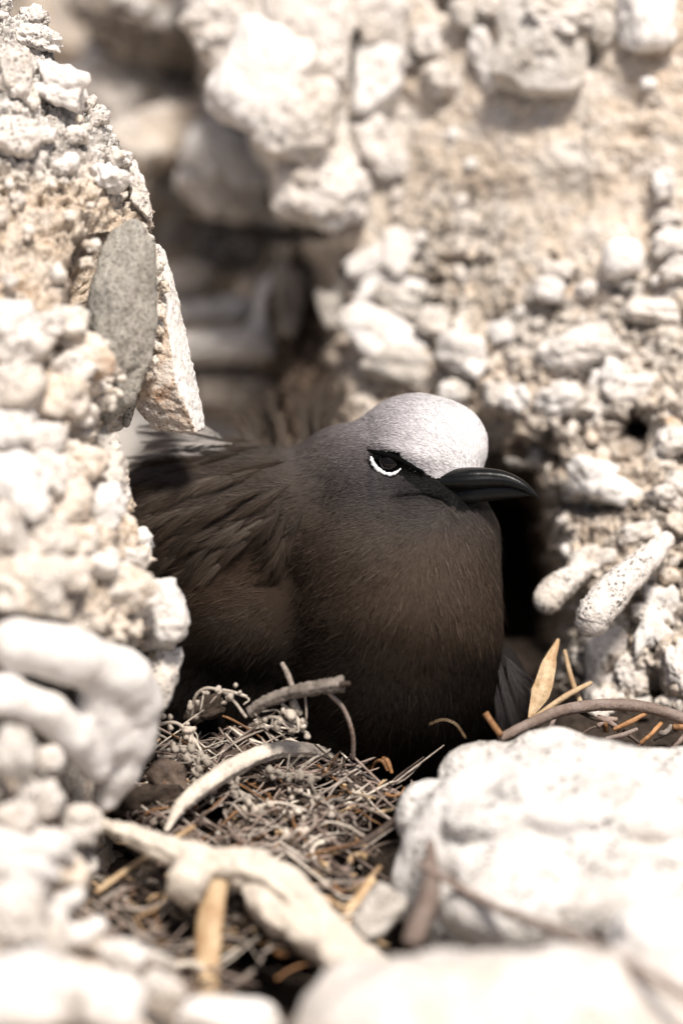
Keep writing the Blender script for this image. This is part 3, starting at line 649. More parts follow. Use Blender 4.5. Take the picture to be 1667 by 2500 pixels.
loose = [
 (20, 2085, -13, 120, 66, -4, M_CORALS, 'large blurred white lump at the left edge level with the driftwood fork', 'coral'),
 (120, 2075, -11.5, 62, 50, -10, M_CORALS, 'white rounded lump joined against the large lump at the left edge', 'coral'),
 (200, 2015, -9, 46, 50, 0, M_CORAL, 'cream round lump touching the left end of the forked driftwood', 'coral'),
 (95, 1960, -11, 60, 44, 25, M_CORAL, 'long pale pebble above the white lumps on the left', 'coral'),
 (40, 1990, -12, 50, 40, 20, M_CORAL, 'small pale pebble left of the long one near the left edge', 'coral'),
 (40, 1840, -12, 46, 66, 0, M_GREYL, 'upright greyish lump beneath the antler coral at the left edge', 'coral'),
 (125, 1855, -10, 34, 36, 0, M_CORAL, 'small round lump in the hollow beneath the antler coral', 'coral'),
 (70, 1930, -11.5, 34, 34, 0, M_CORAL, 'small white lump under the upright greyish one', 'coral'),
 (30, 2260, -15, 90, 110, 0, M_CORAL, 'out of focus cream rock at the left edge beside the curled coral', 'coral'),
 (60, 2420, -19, 150, 90, 0, M_CORALS, 'very blurred white rock filling the bottom left corner', 'coral'),
 (250, 2440, -17, 110, 66, -14, M_CORALS, 'very blurred white rock at the bottom edge right of the corner one', 'coral'),
 (300, 2330, -14, 60, 34, -10, M_CORALS, 'blurred white lump above the bottom rocks next to the brown stem', 'coral'),
 (370, 2345, -12.5, 56, 26, -14, M_GREYL, 'pale grey flat stone beside the brown stem', 'coral'),
 (400, 2425, -14, 60, 44, -30, M_CORAL, 'cream stone low beside the dark hole at the bottom', 'coral'),
 (560, 2490, -15, 120, 46, -6, M_CORALS, 'blurred white stone at the bottom edge left of the big pale rock', 'coral'),
 (150, 2130, -11, 66, 46, 0, M_MATRIX, 'sandy lump below the white lumps on the left', 'coral'),
 (110, 2300, -14, 60, 60, 0, M_CORAL, 'cream lump left of the curled white coral', 'coral'),
 (195, 2115, -8.5, 40, 28, 0, M_GREYL, 'small grey pebble in the dark gap left of the driftwood', 'coral'),
]
for i, (a, b, w, rx, ry, rot, m, lab, cat) in enumerate(loose):
    stone('coral_rubble', a, b, w, rx, ry, m, rot=rot, seed=420 + i, lump=.14, label=lab, cat=cat, group='loose coral rubble in the lower left')
tube('curled_coral', [(185, 2190, -12.5), (145, 2215, -12.5), (145, 2265, -12.6), (190, 2285, -12.6), (240, 2260, -12.4)], [24, 28, 30, 30, 24], M_CORALS, sides=20, n=30, lump=.1, label='curled crescent shaped piece of white coral low on the left', cat='coral')
# slope of sand and rubble under the lower left pieces
root = empty('rubble_bank', P(100, 2500, -12), label='pale sandy rubble bank under the loose coral at the lower left', cat='rubble')
ys = np.arange(1700, 3000, 7); xs = np.arange(-700, 640, 7); PY, PX = np.meshgrid(ys, xs, indexing='ij')
bx = np.interp(PY, [1700, 1950, 2050, 2150, 2250, 2350, 2450, 2700], [80, 50, 20, 20, 90, 170, 230, 300])
w = np.interp(PY, [1700, 2000, 2300, 2600, 3000], [-6, -8, -12, -18, -24]) + np.clip((PX - bx) / 50, 0, 60) ** 1.3 * .8 - 2.5 * sstep(bx, bx - 500, PX)
g = V(PX, PY, w); g[..., 2] -= (.9 * np.clip(.75 - worley(g * .9, 41), 0, 1) + .5 * np.clip(.7 - worley(g * 2.4, 42), 0, 1) + .3 * fbm(g * 2, 3, 43))
mk('sand_bank', W(g.reshape(-1, 3)), grid_faces(len(ys), len(xs)), M_MATRIX, root, attrs={'tint': np.full(PX.size, .35), 'lichen': np.zeros(PX.size)})

# ------------------------------------------------------------------ boulders right foreground
bl = [((1400, 2130, -7.6), (430, 330, 210)), ((1350, 1870, -4.6), (135, 100, 120)), ((1190, 1900, -4.6), (125, 92, 120)), ((1520, 1925, -5.0), (140, 105, 120)), ((1640, 1925, -5), (150, 105, 120)), ((1080, 2010, -6.0), (112, 105, 110)),
      ((1050, 1975, -5.8), (84, 70, 80)), ((1250, 2060, -7.4), (180, 110, 110)), ((1500, 2070, -7.6), (200, 120, 140)), ((1130, 2150, -8.6), (120, 100, 100)), ((1280, 2220, -10.6), (210, 110, 120)), ((1560, 2210, -10.8), (220, 130, 130)), ((1380, 1980, -6.2), (200, 120, 120)),
      ((1010, 2180, -7.5), (60, 100, 60))]
for a_, b_, u_, v_ in [(1200, 2010, 120, 62), (1380, 1990, 130, 60), (1560, 2010, 130, 62), (1270, 2110, 130, 60), (1460, 2100, 130, 60), (1630, 2110, 120, 60), (1150, 2110, 80, 60), (1350, 2210, 140, 66), (1540, 2210, 130, 66), (1180, 2200, 90, 66), (1290, 1930, 100, 44), (1470, 1925, 110, 44)]:
    dx, dy = (a_ - 1400) / 430, (b_ - 2130) / 330
    bl.append(((a_, b_, -7.6 - 2.55 * math.sqrt(max(.05, 1 - dx * dx - dy * dy)) + .35), (u_, v_, 80)))
def bould_sdf(p):
    f = None
    for c, r in bl:
        kk = (100 + c[2]) / 100 / PXCM; e = ell(p, V(*c), np.array(r) * kk); f = e if f is None else smin(f, e, .30)
    f = f - .16 * fbm(p * .9, 3, 111) + .16 * np.clip(.55 - worley(p * 1.9, 112), 0, 1) + .10 * np.clip(.5 - worley(p * 4.2, 115), 0, 1) - .05 * fbm(p * 4, 3, 113, .6)
    return f
bv, bf = surface_nets(bould_sdf, V(880, 2600, -15) - .5, V(1950, 1720, -2) + np.array([1, 1, 1.5]), .17)
n_ = fbm(bv * 5.5, 3, 114, .7)
root = mk('porous_boulder', W(bv), bf, M_BOULD, label='large lumpy porous white coral boulder in the right foreground', cat='boulder', loc=P(1400, 2300, -8))
stone('pale_boulder', 1240, 2650, -18.5, 500, 300, M_CORAL, rw=300, rot=4, seed=610, lump=.10, level=5, label='very blurred pale boulder across the bottom edge, nearest the camera', cat='boulder')
stone('pale_boulder', 1690, 2300, -14, 190, 120, M_CORALS, rw=150, rot=12, seed=611, lump=.12, level=5, label='very blurred white rock at the lower right edge', cat='boulder')
stone('pale_boulder', 920, 2230, -9.2, 44, 70, M_GREYL, rw=44, rot=-36, seed=612, lump=.12, level=5, label='narrow grey rock slanting out from under the porous boulder', cat='rock')
tube('dead_stem', [(1050, 2060, -9.6), (1050, 2180, -11), (1010, 2290, -12)], [12, 26, 28], M_VINE, n=20, label='blurred brown stem standing left of the porous boulder', cat='stem')
tube('brown_vine', [(1030, 2110, -10.5), (1180, 2200, -12), (1400, 2290, -15), (1560, 2370, -18.5), (1750, 2480, -20)], [9, 11, 14, 16, 18], M_VINE, n=40, label='blurred brown vine slanting down across the lower right rocks', cat='vine')

# ------------------------------------------------------------------ nest
LIT = ([1500, 1650, 1720, 1800, 1900, 2000, 2100, 2200, 2350, 2500, 2700], [6, 3.0, 1.6, 0.3, -1.8, -3.6, -5.2, -7.0, -9.4, -12, -15])
def lit_w(px, py): return float(np.interp(py, *LIT))
nest = empty('nest', P(700, 2050, -3), label='untidy nest of dead twigs, bark and seed pods under the bird', cat='nest')
ys = np.arange(1560, 2700, 5); xs = np.arange(120, 1700, 5); PY, PX = np.meshgrid(ys, xs, indexing='ij')
topl = np.interp(PX, [120, 380, 520, 700, 900, 1000, 1150, 1300, 1700], [1650, 1690, 1710, 1760, 1880, 1890, 1790, 1740, 1720])
w = np.interp(PY - (topl - 1720), *LIT) + .9 + np.clip((topl - PY) / 20, 0, 30) * .5
g = V(PX, PY, w); g[..., 2] -= .55 * fbm(g * 1.6, 4, 141, .65) + .35 * np.clip(.7 - worley(g * np.array([1.4, 3.0, 2]), 142), 0, 1) - 1.7 * sstep(.1, .5, fbm(g * .7 + 5, 2, 143)) * sstep(1950, 2050, PY)
for x_, y_, u_, v_ in [(300, 2075, 120, 60), (500, 2000, 60, 40), (940, 2080, 60, 100), (700, 2410, 130, 90), (460, 2235, 70, 60), (430, 2140, 60, 30), (880, 2330, 60, 50)]: g[..., 2] += 3.2 * np.exp(-(((PX - x_) / u_) ** 2 + ((PY - y_) / v_) ** 2))
g[..., 2] += 1 * np.exp(-((PX - 660) / 120) ** 2 - ((PY - 2400) / 110) ** 2)
mk('litter_bed', W(g.reshape(-1, 3)), grid_faces(len(ys), len(xs)), M_LITTER, nest)
# big driftwood pieces: separate things lying on the nest
fork = empty('driftwood', P(560, 2120, -8), label='thick forked piece of bleached driftwood lying across the front of the nest', cat='driftwood')
tube('stem', [(235, 2010, -7.2), (330, 2040, -7.6), (440, 2085, -8), (540, 2120, -8.4), (640, 2130, -8.6), (730, 2200, -9.2), (820, 2290, -10), (930, 2375, -11)], [17, 26, 36, 48, 52, 50, 44, 34], M_WPALE, fork, sides=48, n=130, lump=.32, rough=.22, seed=5, ridge=.10)
tube('side_branch', [(610, 2125, -8.4), (650, 2210, -9.2), (740, 2270, -10), (850, 2350, -11)], [34, 40, 44, 36], M_WPALE, fork, sides=40, n=80, lump=.32, rough=.22, seed=8, ridge=.10)
tube('stub', [(490, 2105, -8.0), (462, 2150, -9.3), (448, 2170, -9.8)], [46, 50, 46], M_WPALE, fork, sides=36, n=30, lump=.2, rough=.2, seed=9, cap='flat')
tube('straw_stalk', [(520, 2150, -8.6), (508, 2300, -9.6), (500, 2490, -11.5)], [40, 34, 32], M_STRAW, n=24, flat=.5, sides=16, label='broad tan flattened stalk standing upright below the driftwood fork', cat='stalk', lump=.1)
tube('curved_stick', [(408, 2025, -5.2), (450, 1960, -4.6), (540, 1890, -3.6), (640, 1840, -2.4), (715, 1828, -1.8), (800, 1842, -1.2), (885, 1868, -.8)], [7, 17, 24, 22, 19, 16, 13], M_WPALE, sides=30, n=110, lump=.18, rough=.24, seed=11, ridge=.12, label='long curved bleached stick arching over the middle of the nest', cat='stick')
hs = empty('hollow_twig', P(720, 1700, -2), label='thick pale hollow broken twig sticking out in front of the breast', cat='twig')
tube('shell', [(610, 1742, -3.0), (650, 1712, -3.2), (720, 1688, -3.4), (790, 1675, -3.6), (840, 1670, -3.7)], [13, 15, 16, 17, 20], M_WGREY, hs, sides=26, n=60, lump=.2, rough=.3, seed=12, cap='flat', ridge=.1)
tube('hollow', [(836, 1671, -3.95), (850, 1669, -4.15)], [9, 6], M_WDARK, hs, sides=12, n=6)
tube('side_twig', [(712, 1672, -3.3), (702, 1645, -3.3), (690, 1622, -3.3)], [7, 7, 6], M_WGREY, hs, sides=12, n=14, rough=.2)
tube('thin_stem', [(800, 1690, -3.4), (838, 1730, -3.2), (860, 1790, -2.8), (862, 1850, -2.2)], [5, 5.5, 5.5, 5.5], M_VINE, nest, sides=10, n=30)
tube('thin_stem', [(745, 1700, -3.3), (748, 1745, -3.2), (746, 1765, -3.1)], [3, 2.5, 2], M_WGREY, nest, sides=8, n=12)
tube('bowed_vine', [(1225, 1800, -3.2), (1290, 1768, -2.6), (1370, 1735, -1.6), (1450, 1722, -1), (1540, 1722, -.8), (1620, 1738, -.8), (1720, 1775, -.8)], [12, 13, 15, 15, 15, 14, 14], M_VINE, sides=18, n=60, lump=.08, rough=.08, seed=14, label='bowed purplish brown vine lying behind the porous boulder', cat='vine')
def leafgeo(pts, wid, fold=.25, n=16, m=5, seed=0):
    c = np.array([V(*p) for p in pts]); c, r = resample(c, np.array(wid) / PXCM, n * 2); t, nn, bb = frames(c)
    u = np.linspace(-1, 1, m); side = np.cross(t, [0, 0, 1.0]); side /= np.linalg.norm(side, axis=1, keepdims=True); up = np.cross(side, t)
    p = c[:, None] + side[:, None] * (u[None, :, None] * r[:, None, None]) + up[:, None] * ((np.abs(u)[None, :, None] - .5) * fold * r[:, None, None])
    p = p + .03 * vnoise(p * 3 + seed)[..., None]
    return p.reshape(-1, 3), grid_faces(len(c), m)
def leaf(name, pts, wid, mat, parent=None, **k):
    ta = {x: k.pop(x) for x in list(k) if x in ('fold', 'seed')}
    v, f = leafgeo(pts, wid, **ta); v2 = v + np.array([0, 0, .03]); F = [f, f[:, ::-1] + len(v)]
    return mk(name, W(np.vstack([v, v2])), F, mat, parent, **k)
leaf('dry_leaf', [(1292, 1752, -.5), (1320, 1690, -.2), (1340, 1620, .2), (1362, 1560, .8)], [4, 24, 18, 3], M_STRAW, label='dry tan lance shaped leaf standing right of the bird', cat='leaf', fold=.6)
tube('straw', [(1420, 1725, 0), (1395, 1660, .5), (1378, 1590, 1.2)], [7, 7, 5], M_STRAW, sides=10, label='upright straw leaning behind the dry leaf', cat='straw', n=14)
tube('straw', [(1290, 1762, -.8), (1380, 1700, -.4), (1440, 1668, .2)], [6, 8, 6], M_STRAW, sides=10, label='straw lying slanted across the upright one right of the bird', cat='straw', n=14)
tube('straw', [(1222, 1795, -3.4), (1200, 1765, -3.4), (1184, 1740, -3.4)], [8, 8, 8], M_ORANGE, sides=12, label='short broken orange brown straw standing at the edge of the breast', cat='straw', n=14, cap='flat')
tube('straw', [(1500, 1780, -1), (1535, 1764, -1), (1575, 1742, -.8)], [5, 7, 5], M_ORANGE, sides=10, label='short orange brown straw lying under the bowed vine', cat='straw', n=10)
tube('straw', [(1480, 1802, -1.6), (1515, 1796, -1.6), (1552, 1781, -1.5)], [4, 7, 5], M_VINE, sides=10, label='short brown straw lying just behind the top of the porous boulder', cat='straw', n=10)
tube('straw', [(240, 2175, -7.6), (330, 2110, -6.8), (470, 2020, -6.2)], [8, 8, 7], M_STRAW, sides=10, label='long orange straw crossing the dark gap left of the driftwood fork', cat='straw', n=24)
tube('red_stem', [(60, 2160, -11.5), (220, 2240, -12), (330, 2330, -12.6), (460, 2420, -13.2), (590, 2500, -14)], [10, 13, 14, 13, 12], M_VINE, sides=14, n=50, lump=.1, label='long reddish brown stem slanting down to the bottom edge', cat='stem')
tube('curl', [(900, 1880, -1.2), (905, 1850, -1.4), (925, 1842, -1.6), (945, 1858, -1.8), (955, 1885, -1.8)], [5, 6, 7, 7, 5], M_ORANGE, nest, sides=10, n=30)
tube('curl', [(905, 1885, -1.4), (915, 1862, -1.6), (932, 1858, -1.8), (945, 1880, -1.8)], [4, 5, 5, 4], M_ORANGE, nest, sides=10, n=24)
tube('hair_fibre', [(1135, 1800, -4), (1112, 1768, -4.2), (1080, 1757, -4.3), (1048, 1768, -4.3)], [1.6, 1.6, 1.2, .8], M_STRAW, nest, sides=6, n=20)
tube('bark_ring', [(905, 2250, -8), (870, 2270, -8.2), (840, 2235, -8), (870, 2200, -7.7), (905, 2150, -7.2)], [11, 16, 17, 15, 13], M_STRAW, nest, sides=12, n=36, flat=.6)
tube('twig', [(650, 2150, -6), (760, 2135, -6), (880, 2150, -6.2)], [8, 7, 8], M_WDARK, nest, sides=10)
tube('dark_twig', [(700, 2080, -4.6), (820, 2075, -5), (900, 2050, -4.8), (985, 1985, -4.6)], [12, 13, 12, 9], M_WDARK, nest, sides=12, n=30, rough=.15)
tube('dark_twig', [(560, 2150, -6.4), (660, 2110, -6.4)], [14, 10], M_WGREY, nest, sides=12)
# bead-like dried seed heads
def seedhead(pts, beads, rad, seed, jitter=16):
    rr = random.Random(seed); c = np.array([V(*p) for p in pts]); cc, _ = resample(c, np.ones(len(c)), 40)
    geo = [tube_geo(c, np.full(len(c), 4.2 / PXCM), sides=8, n=24, rough=.2)]
    v0, f0 = ico(2)
    for i in range(int(beads * .6)):
        q = cc[int(rr.random() * (len(cc) - 1))] + np.array([rr.uniform(-1, 1), rr.uniform(-1, 1), rr.uniform(-1, .3)]) * jitter / PXCM
        r0 = rad * rr.uniform(.5, 1.15) / PXCM; sq = np.array([rr.uniform(.7, 1.1), rr.uniform(.8, 1.35), 1])
        geo.append((v0 * r0 * sq * (1 + .35 * vnoise(v0 * 1.7 + i)[:, None]) + q, f0))
    for i in range(beads // 4):
        q = cc[int(rr.random() * (len(cc) - 1))]; e = q + np.array([rr.uniform(-1, 1), rr.uniform(-1, 1), rr.uniform(-.6, .3)]) * .7; h_ = (q + e) / 2 + np.array([rr.uniform(-.2, .2), rr.uniform(-.2, .2), 0])
        geo.append(tube_geo(np.array([q, h_, e]), [.035, .028, .02], sides=5, n=8, cap='flat'))
    v, f = join_geo(geo); mk('seed_head', W(v), f, M_SEED, nest)
M_SEED2 = M_SEED
seedhead([(468, 1752, -2.0), (478, 1700, -2.4), (510, 1680, -2.6), (560, 1700, -2.6), (600, 1750, -2.6)], 16, 9, 1)
seedhead([(600, 1700, -2.8), (570, 1690, -2.8), (545, 1685, -2.8)], 6, 9, 2)
seedhead([(610, 1770, -2.8), (660, 1750, -3), (700, 1765, -3), (750, 1790, -2.8)], 18, 11, 3)
seedhead([(690, 1720, -3), (720, 1745, -3), (740, 1780, -3)], 10, 12, 4)
seedhead([(380, 1770, -2.4), (430, 1765, -2.4), (470, 1800, -2.4), (500, 1850, -2.4)], 26, 10, 5)
seedhead([(430, 1830, -2.6), (480, 1850, -2.8), (530, 1870, -3)], 20, 10, 6)
seedhead([(650, 1890, -3), (720, 1890, -3), (780, 1900, -3.2)], 20, 12, 7)
seedhead([(600, 1980, -4), (680, 1960, -4), (760, 1985, -4.2)], 26, 10, 8)
seedhead([(720, 1930, -3.4), (790, 1960, -3.8), (830, 2000, -4.2)], 24, 10, 9)
seedhead([(560, 1900, -3.4), (600, 1950, -3.8), (650, 1990, -4.2)], 22, 9, 10)
seedhead([(680, 2060, -5), (740, 2040, -4.9), (800, 2060, -5)], 18, 11, 11)
seedhead([(820, 1900, -2.2), (870, 1930, -2.8), (900, 1970, -3.4)], 20, 9, 12)
seedhead([(470, 1880, -3), (500, 1920, -3.4), (520, 1950, -3.6)], 16, 9, 13)
VOID = [(300, 2075, 120, 60), (500, 2000, 60, 40), (940, 2080, 60, 100), (700, 2410, 130, 90), (460, 2235, 70, 60), (430, 2140, 60, 30), (880, 2330, 60, 50), (610, 2340, 60, 40)]
def invoid(a, b): return any(((a - x) / u) ** 2 + ((b - y) / v) ** 2 < 1 for x, y, u, v in VOID)
# many small twigs, splinters and strips
rr = random.Random(5); cnt = 0
while cnt < 225:
    a = rr.uniform(180, 1000); b = rr.uniform(1740, 2480)
    topx = np.interp(a, [120, 380, 520, 700, 900, 1000], [1680, 1740, 1750, 1800, 1890, 1900])
    if b < topx + 8 or (a > 940 and b > 1960) or (a < np.interp(b, [1700, 2000, 2200, 2500], [330, 190, 240, 400])): continue
    if invoid(a, b) and rr.random() < .6: continue
    cnt += 1; dense = b < 2060
    L = rr.uniform(25, 90) if dense else rr.uniform(50, 170); th = rr.gauss(0, .75) + (pi if rr.random() < .5 else 0); R0 = rr.choice([3, 4, 5, 6, 8]) if dense else rr.choice([4, 6, 8, 11])
    w0 = lit_w(a, b) + .1 - rr.uniform(0, 1.0); pts = []
    bend = rr.uniform(-1.5, 1.5); dz = rr.uniform(-.25, .5)
    for k_ in range(4):
        s_ = (k_ / 3 - .5) * L; x_ = a + cos(th + bend * (k_ / 3 - .5)) * s_; y_ = b - sin(th + bend * (k_ / 3 - .5)) * s_ * .8
        if (lit_w(x_, y_) - w0) > 3: y_ = b
        pts.append((x_, y_, w0 + (lit_w(a, y_) - lit_w(a, b)) + dz * s_ / 60))
    m = rr.choices([M_WGREY, M_WDARK, M_STRAW, M_ORANGE, M_WPALE, M_VINE], [5, 5, 2.6, 2, 1.6, 2])[0]
    tube('twig' if m not in (M_STRAW, M_ORANGE) else 'straw_strip', pts, [R0 * rr.uniform(.6, 1) for _ in pts], m, nest, sides=7, n=12, lump=.3, rough=.25, seed=cnt, flat=1 if m not in (M_STRAW, M_ORANGE) else .45, cap='flat')
for m, nm, nn_ in [(M_WGREY, 'grey_tangle', 130), (M_VINE, 'brown_tangle', 120), (M_WDARK, 'dark_tangle', 120), (M_WPALE, 'pale_tangle', 45), (M_ORANGE, 'orange_tangle', 40)]:
    geo = []
    for i in range(nn_):
        a = rr.uniform(330, 960); b = rr.uniform(1760, 2080) if rr.random() < .75 else rr.uniform(2060, 2420); topx = np.interp(a, [330, 520, 700, 900, 1000], [1700, 1725, 1780, 1870, 1890])
        if b < topx or (a > 930 and b > 1960) or invoid(a, b): continue
        L = rr.uniform(50, 130); th = rr.uniform(-1.2, 1.2); w0 = lit_w(a, b) - .35; cv = rr.uniform(-1.1, 1.1) * L; hh = rr.uniform(.1, .7)
        c = [V(a + cos(th) * L * u - sin(th) * cv * (u * u - .3) + rr.uniform(-9, 9), b - sin(th) * L * u * .8 + cos(th) * cv * (u * u - .3) * .7 + rr.uniform(-9, 9), w0 + (lit_w(a, b - sin(th) * L * u * .8) - lit_w(a, b)) * .8 - hh * (1 - u * u)) for u in (-1, -.5, 0, .5, 1)]
        q = rr.uniform(1.6, 4.0) / PXCM
        geo.append(tube_geo(np.array(c), np.array([q, q, q, q * .8, q * .5]), sides=6, n=16, cap='flat', rough=.2, seed=i))
    v, f = join_geo(geo); mk(nm, W(v), f, m, nest, kind='stuff')
for mi, (m, nm) in enumerate([(M_WGREY, 'grey_debris'), (M_WDARK, 'dark_debris'), (M_STRAW, 'straw_debris'), (M_SEED, 'pale_debris'), (M_VINE, 'brown_debris')]):
    geo = []
    for i in range(260 if nm != 'dark_debris' else 500):
        a = rr.uniform(170, 1010); b = rr.uniform(1700, 2480)
        topx = np.interp(a, [120, 380, 520, 700, 900, 1000], [1690, 1725, 1745, 1795, 1885, 1895])
        if b < topx + 6 or (a > 940 and b > 1960) or invoid(a, b): continue
        L = rr.uniform(5, 20) * (1 if b < 2060 else 1.6); th = rr.uniform(-1.4, 1.4); w0 = lit_w(a, b) + .25 - rr.uniform(0, 1.1); dx, dy = cos(th) * L, sin(th) * L * .7
        if nm == 'pale_debris' and rr.random() < .7:
            v0, f0 = ico(1); geo.append((v0 * rr.uniform(4, 9) / PXCM * np.array([1, rr.uniform(.6, 1), 1]) + V(a, b, w0 - .2), f0)); continue
        c = np.array([V(a - dx, b + dy, w0 + rr.uniform(-.2, .2)), V(a, b + rr.uniform(-5, 5), w0 - .1), V(a + dx, b - dy, w0 + rr.uniform(-.2, .2))]); q = rr.uniform(1.5, 4.5) / PXCM
        geo.append(tube_geo(c, [q, q, q * .6], sides=5, n=4, cap='flat'))
    v, f = join_geo(geo); mk(nm, W(v), f, m, nest, kind='stuff')
for i in range(22):          # dead bits lodged behind the boulder and beside the far wing
    a = rr.uniform(1300, 1720); b = rr.uniform(1745, 1835) ; th = rr.uniform(-1.5, 1.5); L = rr.uniform(10, 42)
    tube('twig', [(a - cos(th) * L, b + sin(th) * L, -.8), (a, b + rr.uniform(-8, 8), -.9), (a + cos(th) * L, b - sin(th) * L, -.7)], [rr.uniform(3, 8)] * 3, rr.choice([M_WDARK, M_VINE, M_WDARK, M_WGREY, M_LITTER, M_WDARK, M_ORANGE]), nest, sides=7, n=10, rough=.3, lump=.3, cap='flat', seed=i)
for i in range(16):
    a = rr.uniform(380, 900); b = rr.uniform(1840, 2080); w0 = lit_w(a, b) - .2; s_ = rr.uniform(14, 34); th = rr.uniform(0, pi)
    leaf('bark_flake', [(a - cos(th) * s_, b - sin(th) * s_, w0 + rr.uniform(-.3, .3)), (a, b, w0), (a + cos(th) * s_, b + sin(th) * s_ * .7, w0 - .2)], [4, s_ * .4, 3], rr.choice([M_ORANGE, M_WDARK, M_STRAW, M_VINE]), nest, fold=.8, seed=i)
for i, (a, b, rx, ry, w) in enumerate([(500, 1735, 46, 26, -1.0), (420, 1900, 60, 60, -2.2), (360, 1960, 80, 40, -3.5), (900, 1960, 60, 40, -2.4), (870, 1930, 50, 30, -2), (560, 1850, 60, 30, -1)]):
    stone('bark_chunk', a, b, w, rx, ry, M_WDARK if i % 2 else M_LITTER, nest, rot=rr.uniform(-30, 30), seed=700 + i, rough=.2, lump=.3, cut=2, level=4)
# ------------------------------------------------------------------ bird
def feather_mat(name, gloss=0.6, sheen=0.25, spec=0.10):
    m, nt, b = newmat(name); N = NB(nt)
    at = N.n('ShaderNodeAttribute', attribute_name='col'); nt.links.new(at.outputs['Color'], b.inputs['Base Color'])
    b.inputs['Roughness'].default_value = gloss; b.inputs['Specular IOR Level'].default_value = spec
    return m
M_FEATHER = feather_mat('plumage_feathers')
M_SKIN = feather_mat('down_under_plumage', .9, 0, .1)
bird = empty('bird', P(900, 1950, 1), label='brown seabird with pale grey cap and black bill sitting on its nest', cat='bird')
BE = [((1014, 1112, .6), (160, 150, 150), 0, .6), ((1098, 1080, .2), (84, 84, 88), 0, .6), ((1050, 1176, .1), (104, 68, 95), -6, .5), ((930, 1185, .6), (150, 110, 150), 0, .6),
      ((840, 1165, 1.4), (118, 128, 140), 25, .9), ((1068, 1292, .4), (136, 92, 130), 0, 1.1), ((955, 1345, .8), (250, 170, 225), 0, .9), ((962, 1520, 1.0), (266, 310, 290), 0, 1.0),
      ((935, 1700, 1.2), (262, 205, 285), 0, .9), ((705, 1235, 2.4), (200, 130, 210), -8, 1.0), ((560, 1300, 3.2), (330, 205, 260), -4, 1.0), ((560, 1550, 1.9), (190, 165, 225), 0, 1.3), ((480, 1700, 3.2), (300, 240, 260), 0, .8)]
def bird_sdf(p):
    f = None
    for c, r, rt, k in BE:
        kk = (100 + c[2]) / 100 / PXCM; e = ell(p, V(*c), np.array(r) * kk, rotz(rt) if rt else None); f = e if f is None else smin(f, e, k)
    # orbit hollow, brow over it, gape crease
    x, y = topix(p)
    front = p[..., 2] < 1.2
    eye = np.exp(-((x - 948) / 34) ** 2 - ((y - 1132) / 26) ** 2); lore = np.exp(-((x - 1020) / 60) ** 2 - ((y - 1160 ) / 20) ** 2)
    brow = np.exp(-((x - 965) / 70) ** 2 - ((y - 1096 - (x - 965) * .28) / 16) ** 2)
    crease = np.exp(-((y - np.interp(x, [940, 980, 1030, 1080, 1110], [1225, 1216, 1212, 1222, 1250])) / 8) ** 2) * sstep(930, 975, x) * sstep(1130, 1080, x)
    fold = np.exp(-((y - np.interp(x, [960, 1060, 1160, 1230], [1300, 1322, 1330, 1312])) / 12) ** 2) * sstep(940, 1010, x)
    fold2 = np.exp(-((x - np.interp(y, [1250, 1400, 1700], [700, 690, 655])) / 26) ** 2) * sstep(1330, 1400, y) * sstep(1850, 1700, y)
    return f + front * (.16 * eye + .07 * lore - .10 * brow + .12 * crease)  - .03 * fbm(p * 1.1, 2, 151)
bv, bf = surface_nets(bird_sdf, (-8.6, -10.8, -5.2), (6.2, 4.6, 8.0), .11)
def sdf_n(p, e=.06):
    n = np.stack([bird_sdf(p + np.array(d) * e) - bird_sdf(p - np.array(d) * e) for d in ((1, 0, 0), (0, 1, 0), (0, 0, 1))], -1)
    return n / (np.linalg.norm(n, axis=-1, keepdims=True) + 1e-9)
# plumage pigment from head to tail, shade of chin and underparts painted in
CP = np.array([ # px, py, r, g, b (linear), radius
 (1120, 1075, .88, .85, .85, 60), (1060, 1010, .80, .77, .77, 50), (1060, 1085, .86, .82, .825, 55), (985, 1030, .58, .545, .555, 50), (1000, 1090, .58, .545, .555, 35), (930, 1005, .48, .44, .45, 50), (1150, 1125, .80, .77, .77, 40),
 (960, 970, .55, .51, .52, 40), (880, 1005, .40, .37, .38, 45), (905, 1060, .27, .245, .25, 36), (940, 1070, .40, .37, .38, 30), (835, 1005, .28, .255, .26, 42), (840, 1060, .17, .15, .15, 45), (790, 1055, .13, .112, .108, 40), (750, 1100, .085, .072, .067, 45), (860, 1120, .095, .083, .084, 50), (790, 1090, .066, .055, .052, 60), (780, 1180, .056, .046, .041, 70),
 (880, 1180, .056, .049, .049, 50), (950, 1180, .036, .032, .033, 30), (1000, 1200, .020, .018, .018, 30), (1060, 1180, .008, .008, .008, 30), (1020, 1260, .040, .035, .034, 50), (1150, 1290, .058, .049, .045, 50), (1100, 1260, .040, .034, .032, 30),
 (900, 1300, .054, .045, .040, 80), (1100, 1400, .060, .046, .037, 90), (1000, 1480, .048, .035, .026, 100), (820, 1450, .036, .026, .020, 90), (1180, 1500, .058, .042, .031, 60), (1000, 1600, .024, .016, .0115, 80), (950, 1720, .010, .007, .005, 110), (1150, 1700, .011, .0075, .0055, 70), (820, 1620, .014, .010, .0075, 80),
 (700, 1250, .044, .034, .028, 90), (560, 1200, .044, .035, .029, 90), (430, 1300, .030, .022, .018, 90), (390, 1160, .080, .063, .052, 70), (560, 1420, .030, .020, .014, 80), (470, 1560, .014, .0095, .0065, 80), (450, 1700, .004, .003, .0025, 110), (640, 1540, .024, .017, .012, 55), (700, 1700, .006, .004, .003, 100), (640, 1090, .060, .050, .043, 60)])  # rear back entry raised to offset the left rock's cast shadow
def capline(x): return np.interp(x, [800, 880, 915, 930, 990, 1025, 1065, 1080, 1120, 1165, 1200], [1040, 1075, 1100, 1108, 1126, 1146, 1166, 1164, 1162, 1162, 1162])
